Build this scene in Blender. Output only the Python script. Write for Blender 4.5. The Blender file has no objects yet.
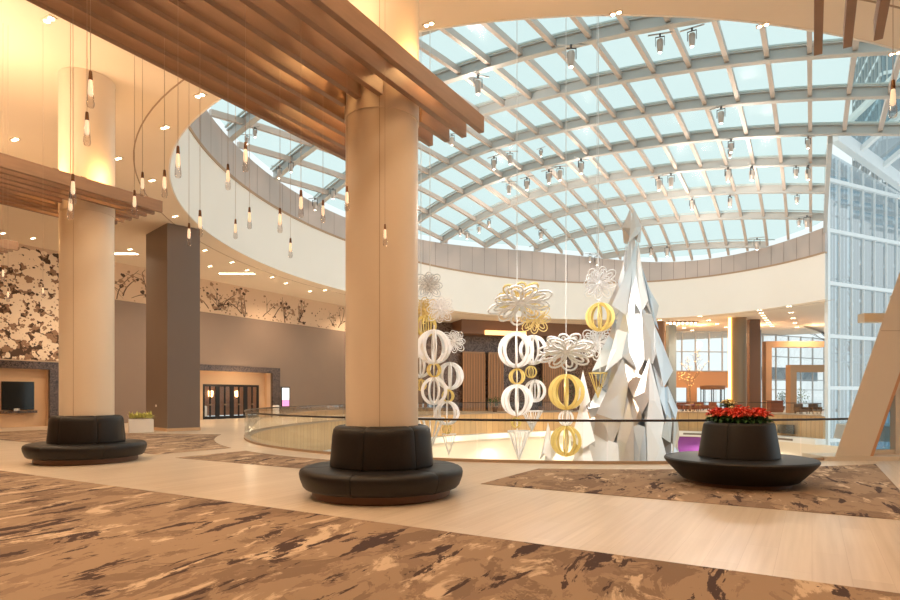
import bpy, bmesh, math, random
from mathutils import Vector, Matrix
random.seed(7)
PI = math.pi
sc = bpy.context.scene
C = sc.collection
TH = math.atan(362/600); CS, SN = math.cos(TH), math.sin(TH)
EYE = 1.6; HY = 396.0; F = 600.0

# ------------------------------------------------------------------ camera, world, exposure
cam = bpy.data.cameras.new('camera'); cam_o = bpy.data.objects.new('camera', cam); C.objects.link(cam_o)
cam_o.location = (0, 0, EYE); cam_o.rotation_euler = (PI/2, 0, 0)
cam.sensor_width = 36; cam.lens = 24; cam.shift_y = (HY-300)/900; cam.clip_end = 600; cam.clip_start = .05
sc.camera = cam_o
sc.view_settings.view_transform = 'Standard'; sc.view_settings.look = 'None'
sc.view_settings.gamma = 1; sc.view_settings.use_curve_mapping = False
sc.view_settings.exposure = 0.38
wd = bpy.data.worlds.new('sky'); sc.world = wd; wd.use_nodes = True
wn = wd.node_tree; bgn = wn.nodes['Background']
bgn.inputs[1].default_value = .84
tcw = wn.nodes.new('ShaderNodeTexCoord'); nzw = wn.nodes.new('ShaderNodeTexNoise'); rpw = wn.nodes.new('ShaderNodeValToRGB')
nzw.inputs['Scale'].default_value = 2.2; nzw.inputs['Detail'].default_value = 3
rpw.color_ramp.elements[0].position = .3; rpw.color_ramp.elements[0].color = (.80, .92, .93, 1)
rpw.color_ramp.elements[1].position = .7; rpw.color_ramp.elements[1].color = (.88, .97, .97, 1)
wn.links.new(tcw.outputs['Generated'], nzw.inputs['Vector']); wn.links.new(nzw.outputs['Fac'], rpw.inputs['Fac']); wn.links.new(rpw.outputs['Color'], bgn.inputs[0])

def SW(s, w, z=0.0): return Vector((s*SN + w*CS, s*CS - w*SN, z))
def toSW(X, Y): return (Y*CS + X*SN, X*CS - Y*SN)
def PX(x, y, D): return Vector(((x-450)/F*D, D, EYE + (HY-y)/F*D))
def onz(x, y, z): D = F*(z-EYE)/(HY-y); return PX(x, y, D)
WARM = (1, .74, .48)
def light(kind, name, loc, power, col=WARM, rot=(0, 0, 0), **k):
    l = bpy.data.lights.new(name, kind); l.energy = power; l.color = col
    for a, b in k.items(): setattr(l, a, b)
    o = bpy.data.objects.new(name, l); o.location = loc; o.rotation_euler = rot; C.objects.link(o); return o
CEIL = EYE + 7.8            # 9.4
# recessed ceiling lamps' light (soft, downwards), plus one added fill for the leaning column
for (s_, w_, p) in [(3, -3, 420), (3, -9.6, 420), (5, -12.6, 380), (4, -18, 420), (9, -19.5, 380), (10.5, -25, 420), (17, -30, 650), (24, -31, 650), (31, -32, 600),
                    (40, -32.5, 600), (-3, -6, 350), (-3, -14, 350), (4, 4, 350), (11.2, -2.6, 260), (10.2, 4.6, 420), (10.6, -10, 260), (50, -32, 500)]:
    light('SPOT', 'ceiling_lamp_and_fill', SW(s_, w_, CEIL-.12), p*1.6 if w_ < -15 else p*1.3, rot=(0, 0, 0), spot_size=math.radians(150), spot_blend=.8, shadow_soft_size=.35)
for (s_, w_) in [(66, -22), (68, -10), (70, 0), (64, -28)]:
    light('SPOT', 'far_lamp_light', SW(s_, w_, CEIL-.12), 2200, rot=(0, 0, 0), spot_size=math.radians(155), spot_blend=.8, shadow_soft_size=.4)

# ------------------------------------------------------------------ materials
M = {}
def mat(name, col, rough=.6, metal=0, emit=None, estr=0, spec=.5, coat=0):
    m = bpy.data.materials.new(name); m.use_nodes = True; b = m.node_tree.nodes['Principled BSDF']
    b.inputs['Base Color'].default_value = (*col, 1); b.inputs['Roughness'].default_value = rough; b.inputs['Metallic'].default_value = metal
    b.inputs['Specular IOR Level'].default_value = spec
    if coat: b.inputs['Coat Weight'].default_value = coat
    if emit: b.inputs['Emission Color'].default_value = (*emit, 1); b.inputs['Emission Strength'].default_value = estr
    M[name] = m; return m
def nodes(m): nt = m.node_tree; return nt, nt.nodes, nt.links, nt.nodes['Principled BSDF']
def N(nt, t, **k):
    n = nt.nodes.new(t)
    for a, b in k.items():
        if a in n.inputs: n.inputs[a].default_value = b
        else: setattr(n, a, b)
    return n
def coords(nt, scale=(1, 1, 1), rotz=0, kind='Object'):
    t = nt.nodes.new('ShaderNodeTexCoord'); mp = nt.nodes.new('ShaderNodeMapping')
    mp.inputs['Rotation'].default_value = (0, 0, rotz); 
    nt.links.new(t.outputs[kind], mp.inputs['Vector'])
    m2 = nt.nodes.new('ShaderNodeMapping'); m2.inputs['Scale'].default_value = scale
    nt.links.new(mp.outputs['Vector'], m2.inputs['Vector']); return m2.outputs['Vector']
def ramp(nt, pts, interp='LINEAR'):
    r = nt.nodes.new('ShaderNodeValToRGB'); cr = r.color_ramp; cr.interpolation = interp
    while len(cr.elements) < len(pts): cr.elements.new(.5)
    for e, (p, c) in zip(cr.elements, pts): e.position = p; e.color = (*c, 1) if len(c) == 3 else c
    return r
def mixc(nt, fac, a, b):
    m = nt.nodes.new('ShaderNodeMix'); m.data_type = 'RGBA'
    for sock, v in ((m.inputs[0], fac), (m.inputs[6], a), (m.inputs[7], b)):
        if hasattr(v, 'default_value') or hasattr(v, 'links'): nt.links.new(v, sock)
        else: sock.default_value = (*v, 1) if isinstance(v, tuple) else v
    return m.outputs[2]
def noisy(name, c1, c2, scale=3, rough=.6, stretch=(1, 1, 1), bump=0, **k):
    m = mat(name, c1, rough, **k); nt, nn, ll, b = nodes(m)
    v = coords(nt, stretch); n = N(nt, 'ShaderNodeTexNoise', Scale=scale, Detail=5)
    ll.new(v, n.inputs['Vector']); r = ramp(nt, [(.35, c1), (.65, c2)]); ll.new(n.outputs['Fac'], r.inputs['Fac']); ll.new(r.outputs['Color'], b.inputs['Base Color'])
    if bump:
        bp = N(nt, 'ShaderNodeBump', Strength=bump); ll.new(n.outputs['Fac'], bp.inputs['Height']); ll.new(bp.outputs['Normal'], b.inputs['Normal'])
    return m
def glassy(name, tint, gloss=.1, rough=.03, milky=0, fm=.5):
    m = bpy.data.materials.new(name); m.use_nodes = True; nt = m.node_tree; nt.nodes.clear()
    o = N(nt, 'ShaderNodeOutputMaterial'); t = N(nt, 'ShaderNodeBsdfTransparent'); t.inputs[0].default_value = (*tint, 1)
    g = N(nt, 'ShaderNodeBsdfGlossy', Roughness=rough); mx = N(nt, 'ShaderNodeMixShader')
    lw = N(nt, 'ShaderNodeLayerWeight', Blend=.25); mu = N(nt, 'ShaderNodeMath', operation='MULTIPLY_ADD'); mu.inputs[1].default_value = fm; mu.inputs[2].default_value = gloss
    nt.links.new(lw.outputs['Fresnel'], mu.inputs[0]); nt.links.new(mu.outputs[0], mx.inputs[0]); nt.links.new(t.outputs[0], mx.inputs[1]); nt.links.new(g.outputs[0], mx.inputs[2])
    if milky:
        d = N(nt, 'ShaderNodeBsdfDiffuse'); d.inputs[0].default_value = (*tint, 1); m3 = N(nt, 'ShaderNodeMixShader'); m3.inputs[0].default_value = milky
        nt.links.new(mx.outputs[0], m3.inputs[1]); nt.links.new(d.outputs[0], m3.inputs[2]); nt.links.new(m3.outputs[0], o.inputs[0])
    else: nt.links.new(mx.outputs[0], o.inputs[0])
    M[name] = m; return m
UROT = -(PI/2-TH)
def plank_mat(name, c1, c2, w, h, rotz=UROT, rough=.35, mortar=(.3, .2, .12), ms=.003, kind='Object', swap=False):
    m = mat(name, c1, rough, spec=.4); nt, nn, ll, b = nodes(m)
    t = coords(nt, (1, 1, 1), rotz, kind)
    if swap:
        sp = N(nt, 'ShaderNodeSeparateXYZ'); cb = N(nt, 'ShaderNodeCombineXYZ'); ll.new(t, sp.inputs[0]); ll.new(sp.outputs[2], cb.inputs[0]); ll.new(sp.outputs[0], cb.inputs[1]); t = cb.outputs[0]
    br = N(nt, 'ShaderNodeTexBrick'); br.inputs['Scale'].default_value = 1; br.inputs['Brick Width'].default_value = w; br.inputs['Row Height'].default_value = h
    br.inputs['Mortar Size'].default_value = ms; br.inputs['Color1'].default_value = (*c1, 1); br.inputs['Color2'].default_value = (*c2, 1); br.inputs['Mortar'].default_value = (*mortar, 1)
    br.offset = .37; ll.new(t, br.inputs['Vector'])
    n = N(nt, 'ShaderNodeTexNoise', Scale=1.0, Detail=6); mp = N(nt, 'ShaderNodeMapping'); mp.inputs['Scale'].default_value = (.5, 14, 1)
    ll.new(t, mp.inputs['Vector']); ll.new(mp.outputs['Vector'], n.inputs['Vector'])
    r = ramp(nt, [(.3, (.86, .84, .80)), (.7, (1, 1, 1))]); ll.new(n.outputs['Fac'], r.inputs['Fac'])
    mu = nt.nodes.new('ShaderNodeMix'); mu.data_type = 'RGBA'; mu.blend_type = 'MULTIPLY'; mu.inputs[0].default_value = 1
    ll.new(br.outputs['Color'], mu.inputs[6]); ll.new(r.outputs['Color'], mu.inputs[7]); ll.new(mu.outputs[2], b.inputs['Base Color']); return m

plank_mat('floor_wood', (.78, .66, .54), (.71, .59, .47), 2.4, .30, rough=.28, mortar=(.60, .48, .37), ms=.002)
def carpet_mat():
    m = mat('carpet', (.4, .25, .15), .95, spec=.1); nt, nn, ll, b = nodes(m)
    def lay(scale, st, lo, hi, det=7, dist=.9, off=0, rz=0.0):
        v = coords(nt, st, UROT+rz); mp = N(nt, 'ShaderNodeMapping'); mp.inputs['Location'].default_value = (off, off*1.7, 0); ll.new(v, mp.inputs['Vector'])
        n = N(nt, 'ShaderNodeTexNoise', Scale=scale, Detail=det, Roughness=.68, Distortion=dist); ll.new(mp.outputs['Vector'], n.inputs['Vector'])
        r = ramp(nt, [(lo, (0, 0, 0)), (hi, (1, 1, 1))]); ll.new(n.outputs['Fac'], r.inputs['Fac']); return r.outputs['Color']
    mid = lay(1.4, (.55, 1.0, 1), .52, .54, off=3.1, rz=-.15, dist=.6)
    dark = lay(2.1, (.42, 1.4, 1), .565, .585, off=9.3, rz=-.12, dist=.5)
    lite = lay(2.0, (.5, 1.15, 1), .56, .61, off=17.3, rz=-.18, dist=.5)
    mid2 = lay(3.2, (.5, 1.0, 1), .56, .575, off=27.7, rz=-.15, dist=.5)
    c = mixc(nt, mid, (.37, .26, .18), (.25, .17, .12))
    c = mixc(nt, mid2, c, (.30, .205, .145))
    c = mixc(nt, lite, c, (.63, .48, .345))
    c = mixc(nt, dark, c, (.085, .055, .05))
    ll.new(c, b.inputs['Base Color'])
    f = N(nt, 'ShaderNodeTexNoise', Scale=220, Detail=2); bp = N(nt, 'ShaderNodeBump', Strength=.25); bp.inputs['Distance'].default_value = .01
    ll.new(coords(nt), f.inputs['Vector']); ll.new(f.outputs['Fac'], bp.inputs['Height']); ll.new(bp.outputs['Normal'], b.inputs['Normal'])
carpet_mat()
noisy('ceiling_paint', (.86, .74, .60), (.88, .76, .62), .4, .85)
noisy('band_white', (.90, .87, .83), (.92, .89, .85), .3, .7)
mat('dark_line', (.12, .08, .06), .7)
mat('reveal', (.45, .32, .22), .8)
def panel_grey():
    m = mat('grey_panel', (.50, .46, .45), .45, .2); nt, nn, ll, b = nodes(m)
    n = N(nt, 'ShaderNodeTexNoise', Scale=.25, Detail=2); ll.new(coords(nt), n.inputs['Vector'])
    r = ramp(nt, [(.4, (.50, .45, .435)), (.6, (.60, .52, .49))]); ll.new(n.outputs['Fac'], r.inputs['Fac']); ll.new(r.outputs['Color'], b.inputs['Base Color'])
panel_grey()
noisy('column_clad', (.76, .66, .54), (.74, .64, .52), 1.2, .38, (1, 1, .1))
mat('seam', (.42, .30, .2), .6)
noisy('canopy_wood', (.34, .21, .135), (.29, .18, .115), 2.0, .5, (1, 1, 6))
noisy('leather', (.013, .0105, .010), (.016, .013, .012), 30, .45, bump=.04, spec=.35)
mat('piping', (.015, .012, .011), .5)
mat('plinth_wood', (.16, .075, .04), .45)
noisy('taupe_wall', (.235, .165, .125), (.25, .175, .13), .5, .55)
noisy('pillar_dark', (.20, .15, .125), (.21, .16, .13), .5, .5)
mat('mural_paper', (.72, .53, .38), .8)
mat('mural_dark', (.10, .055, .035), .8)
mat('mural_mid', (.36, .22, .14), .8)
mat('mural_light', (.95, .80, .64), .8)
def marble(name, c1, c2, sc=4):
    m = mat(name, c1, .25); nt, nn, ll, b = nodes(m); n = N(nt, 'ShaderNodeTexNoise', Scale=sc, Detail=8, Distortion=2.5)
    ll.new(coords(nt), n.inputs['Vector']); r = ramp(nt, [(.42, c1), (.52, c2), (.6, c1)]); ll.new(n.outputs['Fac'], r.inputs['Fac']); ll.new(r.outputs['Color'], b.inputs['Base Color'])
marble('dark_stone', (.045, .032, .028), (.16, .11, .09)); marble('brown_stone', (.10, .06, .045), (.24, .16, .12), 1.2)
mat('peach_wall', (.66, .44, .27), .75); mat('cream', (.84, .76, .66), .7); mat('white_paint', (.88, .86, .84), .5)
mat('screen_off', (.012, .014, .014), .12); mat('black_metal', (.02, .018, .017), .4, .5)
mat('bronze_rail', (.05, .03, .022), .35, .6)
glassy('rail_glass', (.93, .96, .95), .03, .02)
glassy('dome_glass', (.78, .89, .875), .0, .2, fm=.03)
glassy('window_glass', (1, 1, 1), .01, fm=.15)
glassy('bluish_glass', (.54, .70, .80), .10, .05)
mat('steel_grey', (.56, .56, .55), .45, .25); mat('purlin_beige', (.62, .54, .49), .45, .2); mat('white_steel', (.86, .88, .89), .4)
mat('fin_blue', (.26, .36, .43), .4); mat('frame_teal', (.52, .60, .60), .4)
plank_mat('wood_fascia', (.62, .40, .20), (.56, .35, .17), 30, .45, rotz=0, rough=.45, mortar=(.42, .26, .13), ms=.02)
mat('gold', (.30, .20, .12), .36, .6); mat('gold_paint', (.86, .68, .24), .4, .3); mat('gold_glitter', (.90, .70, .30), .35, .5)
mat('led', (1, .8, .5), .5, emit=(1, .62, .2), estr=3.0)
mat('orange_clad', (.62, .33, .17), .6); mat('brown_clad', (.22, .11, .06), .5); mat('wood_panel', (.42, .24, .13), .5)
mat('ornament_white', (.93, .92, .92), .4); mat('ornament_silver', (.85, .86, .88), .3, .4)
mat('silver_smooth', (.82, .85, .88), .30, .85); mat('silver_white_refl', (.90, .91, .92), .42, .35); mat('silver_warm_refl', (.66, .60, .54), .32, .85)  # white and warm versions put facet reflections into the colour of one silver
def hammered():
    m = mat('silver_hammered', (.82, .84, .86), .3, .75); nt, nn, ll, b = nodes(m); n = N(nt, 'ShaderNodeTexVoronoi', Scale=9.0)
    bp = N(nt, 'ShaderNodeBump', Strength=.7); ll.new(coords(nt), n.inputs['Vector']); ll.new(n.outputs['Distance'], bp.inputs['Height']); ll.new(bp.outputs['Normal'], b.inputs['Normal'])
hammered()
noisy('bract_red', (.78, .06, .035), (.88, .20, .10), 9, .5); mat('bract_yellow', (.85, .70, .30), .5); mat('leaf_green', (.05, .13, .03), .5); mat('leaf_lime', (.62, .60, .18), .5)
mat('lamp_on', (1, .9, .7), .5, emit=(1, .80, .52), estr=14); mat('lamp_trim', (.75, .62, .5), .6)
mat('bulb_core', (1, .8, .5), .5, emit=(1, .80, .55), estr=.65); mat('cap_bronze', (.16, .08, .035), .35, .7); mat('cord', (.45, .34, .25), .6)
glassy('drop_glass', (.93, .90, .88), .12, .02)
mat('fixture_body', (.62, .54, .49), .35, .4); mat('fixture_dark', (.1, .1, .1), .5); mat('lens_on', (1, .9, .8), .3, emit=(1, .86, .7), estr=6)
mat('purple', (.24, .05, .36), .6); mat('snow', (.82, .86, .88), .9); mat('bark', (.13, .11, .10), .9); mat('chair_red', (.28, .09, .045), .6)
mat('tower_grey', (.30, .36, .40), .5); mat('screen_on', (.8, .8, .8), .4, emit=(.8, .86, .85), estr=1.0); mat('screen_pink', (.8, .3, .6), .4, emit=(.7, .25, .5), estr=.8)
mat('amber_lamp', (.9, .6, .25), .5, emit=(1, .62, .28), estr=6)
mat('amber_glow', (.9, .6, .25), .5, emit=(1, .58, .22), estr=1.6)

ORD = ['first', 'second', 'third', 'fourth', 'fifth', 'sixth', 'seventh', 'eighth', 'ninth', 'tenth', 'eleventh', 'twelfth', 'thirteenth', 'fourteenth', 'fifteenth', 'sixteenth', 'seventeenth', 'eighteenth', 'nineteenth', 'twentieth',
       'twenty-first', 'twenty-second', 'twenty-third', 'twenty-fourth', 'twenty-fifth', 'twenty-sixth']
# ------------------------------------------------------------------ mesh helpers
class MB:
    def __init__(self): self.v = []; self.f = []; self.m = []
    def add(self, vs, fs, mi=0):
        o = len(self.v); self.v += [Vector(p) for p in vs]; self.f += [tuple(i+o for i in f) for f in fs]; self.m += [mi]*len(fs); return self
    def box(self, c, sz, R=None, mi=0):
        c = Vector(c); x, y, z = [a/2 for a in sz]
        vs = [Vector((i*x, j*y, k*z)) for i in (-1, 1) for j in (-1, 1) for k in (-1, 1)]
        if R is not None: vs = [R @ p for p in vs]
        return self.add([p+c for p in vs], [(0, 1, 3, 2), (4, 6, 7, 5), (0, 4, 5, 1), (2, 3, 7, 6), (0, 2, 6, 4), (1, 5, 7, 3)], mi)
    def swbox(self, s0, s1, w0, w1, z0, z1, mi=0):
        vs = [SW(s, w, z) for s in (s0, s1) for w in (w0, w1) for z in (z0, z1)]
        return self.add(vs, [(0, 1, 3, 2), (4, 6, 7, 5), (0, 4, 5, 1), (2, 3, 7, 6), (0, 2, 6, 4), (1, 5, 7, 3)], mi)
    def prism(self, pts, z0, z1, mi=0):
        n = len(pts); vs = [(p[0], p[1], z0) for p in pts]+[(p[0], p[1], z1) for p in pts]
        return self.add(vs, [tuple(range(n))[::-1], tuple(range(n, 2*n))]+[(i, (i+1) % n, n+(i+1) % n, n+i) for i in range(n)], mi)
    def lathe(self, prof, n=32, c=(0, 0, 0), a0=0, a1=2*PI, cap=True, mi=0, pinch=0):
        full = abs(a1-a0) >= 2*PI-1e-6; c = Vector(c); k = len(prof); vs = []; m = n if full else n+1
        for i in range(m):
            a = a0+(a1-a0)*i/n; sh = pinch if (not full and i in (0, n)) else 0
            for r, z in prof:
                vs.append(c+Vector((max(r-sh, 0)*math.sin(a), -max(r-sh, 0)*math.cos(a), z-sh)))
        fs = []
        for i in range(n):
            j = (i+1) % m
            for q in range(k-1): fs.append((i*k+q, j*k+q, j*k+q+1, i*k+q+1))
        if not full and cap: fs += [tuple(range(k))[::-1], tuple(range(n*k, n*k+k))]
        return self.add(vs, fs, mi)
    def tube(self, pts, r, n=6, closed=False, mi=0, flat=None):
        pts = [Vector(p) for p in pts]; L = len(pts); vs = []
        rs = r if isinstance(r, (list, tuple)) else [r]*L
        for i, p in enumerate(pts):
            if closed: t = pts[(i+1) % L]-pts[i-1]
            else: t = pts[min(i+1, L-1)]-pts[max(i-1, 0)]
            t = t.normalized() if t.length > 1e-9 else Vector((0, 0, 1))
            a = t.cross(Vector((0, 0, 1)))
            if a.length < 1e-3: a = t.cross(Vector((1, 0, 0)))
            a.normalize(); b = t.cross(a)
            for q in range(n):
                an = 2*PI*q/n+PI/n; vs.append(p+(a*math.cos(an)+b*math.sin(an))*rs[i])
        fs = []
        for i in range(L if closed else L-1):
            j = (i+1) % L
            for q in range(n): fs.append((i*n+q, i*n+(q+1) % n, j*n+(q+1) % n, j*n+q))
        if not closed: fs += [tuple(range(n))[::-1], tuple(range((L-1)*n, L*n))]
        return self.add(vs, fs, mi)
    def beam(self, pts, wdir, half, zd, zu, mi=0):
        "rectangular section swept along pts: half width along wdir, from zd below to zu above"
        vs = []; L = len(pts); wdir = Vector(wdir)
        for p in pts:
            p = Vector(p)
            vs += [p-wdir*half+Vector((0, 0, zd)), p+wdir*half+Vector((0, 0, zd)), p+wdir*half+Vector((0, 0, zu)), p-wdir*half+Vector((0, 0, zu))]
        fs = [(3, 2, 1, 0), tuple(range(4*L-4, 4*L))]
        for i in range(L-1):
            for q in range(4): fs.append((i*4+q, i*4+(q+1) % 4, i*4+4+(q+1) % 4, i*4+4+q))
        return self.add(vs, fs, mi)
    def ball(self, c, r, nu=10, nv=6, mi=0):
        prof = [(r*math.sin(PI*i/nv), -r*math.cos(PI*i/nv)) for i in range(nv+1)]; return self.lathe(prof, nu, c, mi=mi)
    def build(self, name, mats, parent=None, smooth=False, world=False, bevel=0, fix=True):
        me = bpy.data.meshes.new(name)
        vs = self.v
        if world and parent is not None: vs = [p-parent.location for p in vs]
        me.from_pydata([tuple(p) for p in vs], [], self.f); me.update()
        if fix:
            bm = bmesh.new(); bm.from_mesh(me)
            bmesh.ops.remove_doubles(bm, verts=bm.verts, dist=1e-5) if smooth else None
            bmesh.ops.recalc_face_normals(bm, faces=bm.faces); bm.to_mesh(me); bm.free()
        if isinstance(mats, str): mats = [mats]
        for k in mats: me.materials.append(M[k])
        if len(mats) > 1 and len(me.polygons) == len(self.m):
            for p, q in zip(me.polygons, self.m): p.material_index = q
        if smooth:
            for p in me.polygons: p.use_smooth = True
            try: me.set_sharp_from_angle(angle=math.radians(40))
            except Exception: pass
        o = bpy.data.objects.new(name, me); C.objects.link(o); o.parent = parent
        if bevel:
            b = o.modifiers.new('b', 'BEVEL'); b.width = bevel; b.segments = 2; b.limit_method = 'ANGLE'
        return o
def tag(o, label=None, cat=None, group=None, kind=None):
    if label: o['label'] = label
    if cat: o['category'] = cat
    if group: o['group'] = group
    if kind: o['kind'] = kind
    return o
def thing(name, label, cat, loc=(0, 0, 0), rz=0, group=None):
    o = bpy.data.objects.new(name, None); C.objects.link(o); o.location = loc; o.rotation_euler = (0, 0, rz); o.empty_display_size = .2
    return tag(o, label, cat, group)
def struct(o, ): o['kind'] = 'structure'; return o
def dup(root, loc=None, rz=None, label=None, group=None, scale=None):
    r = root.copy(); C.objects.link(r)
    if loc is not None: r.location = loc
    if rz is not None: r.rotation_euler = (0, 0, rz)
    if scale is not None: r.scale = scale if isinstance(scale, tuple) else (scale,)*3
    if label: r['label'] = label
    if group: r['group'] = group
    for ch in list(root.children):
        c = ch.copy(); C.objects.link(c); c.parent = r
        for g in ch.children: d = g.copy(); C.objects.link(d); d.parent = c
    return r
UD = Vector((SN, CS, 0)); WD = Vector((CS, -SN, 0))

# ------------------------------------------------------------------ the ellipse of the atrium
EC = (36.33, -10.86)
FC = (36.82, -10.2)
def EL(phi, a, b, z=0.0):
    c = EC if a > 25.9 else FC        # ceiling opening and floor opening have slightly different centres
    return SW(c[0]-a*math.cos(phi), c[1]+b*math.sin(phi), z)
def phis(d0, d1, n): return [math.radians(d0+(d1-d0)*i/n) for i in range(n+1)]
RA, RB = 26.16, 18.79
FA, FB = 24.35, 16.74
def outer(phi, end=False):
    if end: return Vector((31.25+.53*36, 50+.85*36, 0))
    ds, dw = -math.cos(phi)*RA, math.sin(phi)*RB
    ks = ((88-EC[0]) if ds > 0 else (EC[0]+12))/max(abs(ds), 1e-6); kw = ((14-EC[1]) if dw > 0 else (EC[1]+40))/max(abs(dw), 1e-6)
    k = min(ks, kw); return SW(EC[0]+ds*k, EC[1]+dw*k)
def slab(name, a, b, z0, z1, m, lo=-218.7, hi=100, n=216):
    mb = MB(); P = phis(lo, hi, n); ins = [EL(p, a, b) for p in P]; out = [outer(p) for p in P]
    out[0] = outer(0, True)
    for q in range(1, 14): out[q] = out[0].lerp(out[14], q/14)
    for z, fl in ((z0, 1), (z1, 0)):
        vs = [(p.x, p.y, z) for p in ins]+[(p.x, p.y, z) for p in out]
        mb.add(vs, [(i, i+1, n+1+i+1, n+1+i) for i in range(n)])
    for L in (ins, out):
        vs = [(p.x, p.y, z0) for p in L]+[(p.x, p.y, z1) for p in L]; mb.add(vs, [(i, i+1, n+1+i+1, n+1+i) for i in range(n)])
    for i in (0, n): mb.add([(ins[i].x, ins[i].y, z0), (out[i].x, out[i].y, z0), (out[i].x, out[i].y, z1), (ins[i].x, ins[i].y, z1)], [(0, 1, 2, 3)])
    o = mb.build(name, m, smooth=False); bm = bmesh.new(); bm.from_mesh(o.data); bmesh.ops.remove_doubles(bm, verts=bm.verts, dist=1e-4); bmesh.ops.recalc_face_normals(bm, faces=bm.faces); bm.to_mesh(o.data); bm.free()
    return struct(o)
slab('floor', FA, FB, -.35, 0, 'floor_wood', lo=-221)
slab('ceiling', RA+.045, RB+.045, CEIL, CEIL+.4, 'ceiling_paint', hi=92)
def ringwall(name, a, b, z0, z1, th, m, lo=-218.7, hi=92, n=160, top=None, parent=None, **k):
    mb = MB(); P = phis(lo, hi, n); vs = []
    for p in P:
        i_, o_ = EL(p, a, b), EL(p, a+th, b+th); zt = top(p) if top else z1
        vs += [(i_.x, i_.y, z0), (i_.x, i_.y, zt), (o_.x, o_.y, zt), (o_.x, o_.y, z0)]
    fs = [(i*4+q, i*4+(q+1) % 4, i*4+4+(q+1) % 4, i*4+4+q) for i in range(n) for q in range(4)]+[(0, 1, 2, 3), (4*n, 4*n+1, 4*n+2, 4*n+3)]
    mb.add(vs, fs); return mb.build(name, m, parent, smooth=True, **k)
def dome(s, w):
    z = 16.71-.0041*(s-39.3)**2-.0068*(w+14.55)**2
    if w < -17: z -= .0113*(w+17)**2
    if s > 52: z -= .010*(s-52)**2
    return EYE+z
BAND = EYE+11.5
struct(ringwall('wall_upper_band', RA, RB, CEIL-.01, BAND, .05, 'band_white'))
struct(ringwall('trim_1', RA-.06, RB-.06, BAND-.04, BAND+.1, .3, 'reveal'))
def dtop(p): return dome(EC[0]-RA*math.cos(p), EC[1]+RB*math.sin(p))-.05
struct(ringwall('wall_grey_band', RA+.02, RB+.02, BAND+.1, 0, .25, 'grey_panel', top=dtop))
mb = MB()
for p in phis(-218, 88, 90):
    q0, q1 = EL(p, RA, RB), EL(p, RA+.1, RB+.1); t = (EL(p+.001, RA, RB)-EL(p-.001, RA, RB)).normalized()
    c = q0; 
    for k in (-1, 1): pass
    mb.add([c-t*.012+Vector((0, 0, BAND+.1)), c+t*.012+Vector((0, 0, BAND+.1)), c+t*.012+Vector((0, 0, dtop(p))), c-t*.012+Vector((0, 0, dtop(p)))], [(0, 1, 2, 3)])
struct(mb.build('trim_2', 'dark_line'))
struct(ringwall('trim_3', RA+1.08, RB+1.08, CEIL-.01, CEIL+.01, .04, 'reveal'))
# lower levels inside the opening
struct(ringwall('wall_slab_edge', FA-.02, FB-.02, -1.75, -.02, .2, 'wood_fascia', lo=-221, hi=46))
struct(ringwall('trim_4', FA-.1, FB-.1, -.02, .03, .2, 'seam', lo=-221, hi=46))
struct(ringwall('trim_5', FA-.9, FB-.9, -2.2, -1.75, 1.1, 'white_paint', lo=-221, hi=46))
struct(ringwall('wall_lower', FA-.2, FB-.2, -7, -2.2, .3, 'cream', lo=-250, hi=120))
mb = MB(); mb.prism([tuple(EL(p, FA+.2, FB+.2)[:2]) for p in phis(0, 357, 119)], -7.1, -7.0); struct(mb.build('floor_lower', 'cream'))

# ------------------------------------------------------------------ walls
WW = -34.8
def wallbox(name, s0, s1, w0, w1, z0, z1, m): return struct(MB().swbox(s0, s1, w0, w1, z0, z1).build(name, m))
mb = MB()   # left wall with two openings
mb.swbox(-12, 8, WW-.4, WW, 0, 3.05); mb.swbox(-12, 22, WW-.4, WW, 3.05, CEIL)
mb.swbox(16.3, 22, WW-.4, WW, 0, 3.05); mb.swbox(22, 31.6, WW-.4, WW, 3.4, CEIL); mb.swbox(31.6, 52, WW-.4, WW, 0, CEIL)
struct(mb.build('wall_left', 'mural_paper'))
mb = MB(); mb.swbox(17.2, 22.1, WW, WW+.12, 0, 7.2); mb.swbox(22.1, 31.6, WW, WW+.12, 3.4, 7.2); mb.swbox(31.6, 52, WW, WW+.12, 0, 7.2)
struct(mb.build('wall_taupe_panel', 'taupe_wall'))
# recess 1 (screen) and recess 2 (doors)
mb = MB(); mb.swbox(8, 16.3, WW-.4, WW-.2, 0, 3.05); struct(mb.build('wall_recess', 'peach_wall'))
mb = MB(); mb.swbox(22, 26.2, WW-.75, WW-.6, 0, 3.4); mb.swbox(26.2, 31.05, WW-.75, WW-.6, 2.42, 3.4); mb.swbox(31.05, 31.7, WW-.75, WW-.6, 0, 3.4)
mb.swbox(31.6, 31.7, WW-.6, WW-.4, 0, 3.3); mb.swbox(22, 31.6, WW-.75, WW-.4, 3.3, 3.4); struct(mb.build('wall_vestibule', 'peach_wall'))
mb = MB(); mb.swbox(8, 16.9, WW-.02, WW+.16, 3.0, 3.4); mb.swbox(16.3, 16.9, WW-.02, WW+.16, 0, 3.0); struct(mb.build('trim_6', 'dark_stone'))
mb = MB(); mb.swbox(22, 32.35, WW+.1, WW+.22, 3.3, 3.7); mb.swbox(31.6, 32.35, WW+.1, WW+.22, 0, 3.3); struct(mb.build('trim_7', 'dark_stone'))
mb = MB(); mb.swbox(18, 62, WW-7.2, WW-7, 0, 3.6); mb.swbox(18, 62, WW-7, WW-.76, 3.45, 3.6); mb.swbox(62, 62.2, WW-7, WW-.4, 0, 3.6); mb.swbox(31.7, 62, WW-.9, WW-.76, 0, 3.6); struct(mb.build('wall_vestibule_far', 'brown_clad'))
light('POINT', 'vestibule_light', SW(36, WW-3.5, 2.8), 160, shadow_soft_size=.3)
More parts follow.
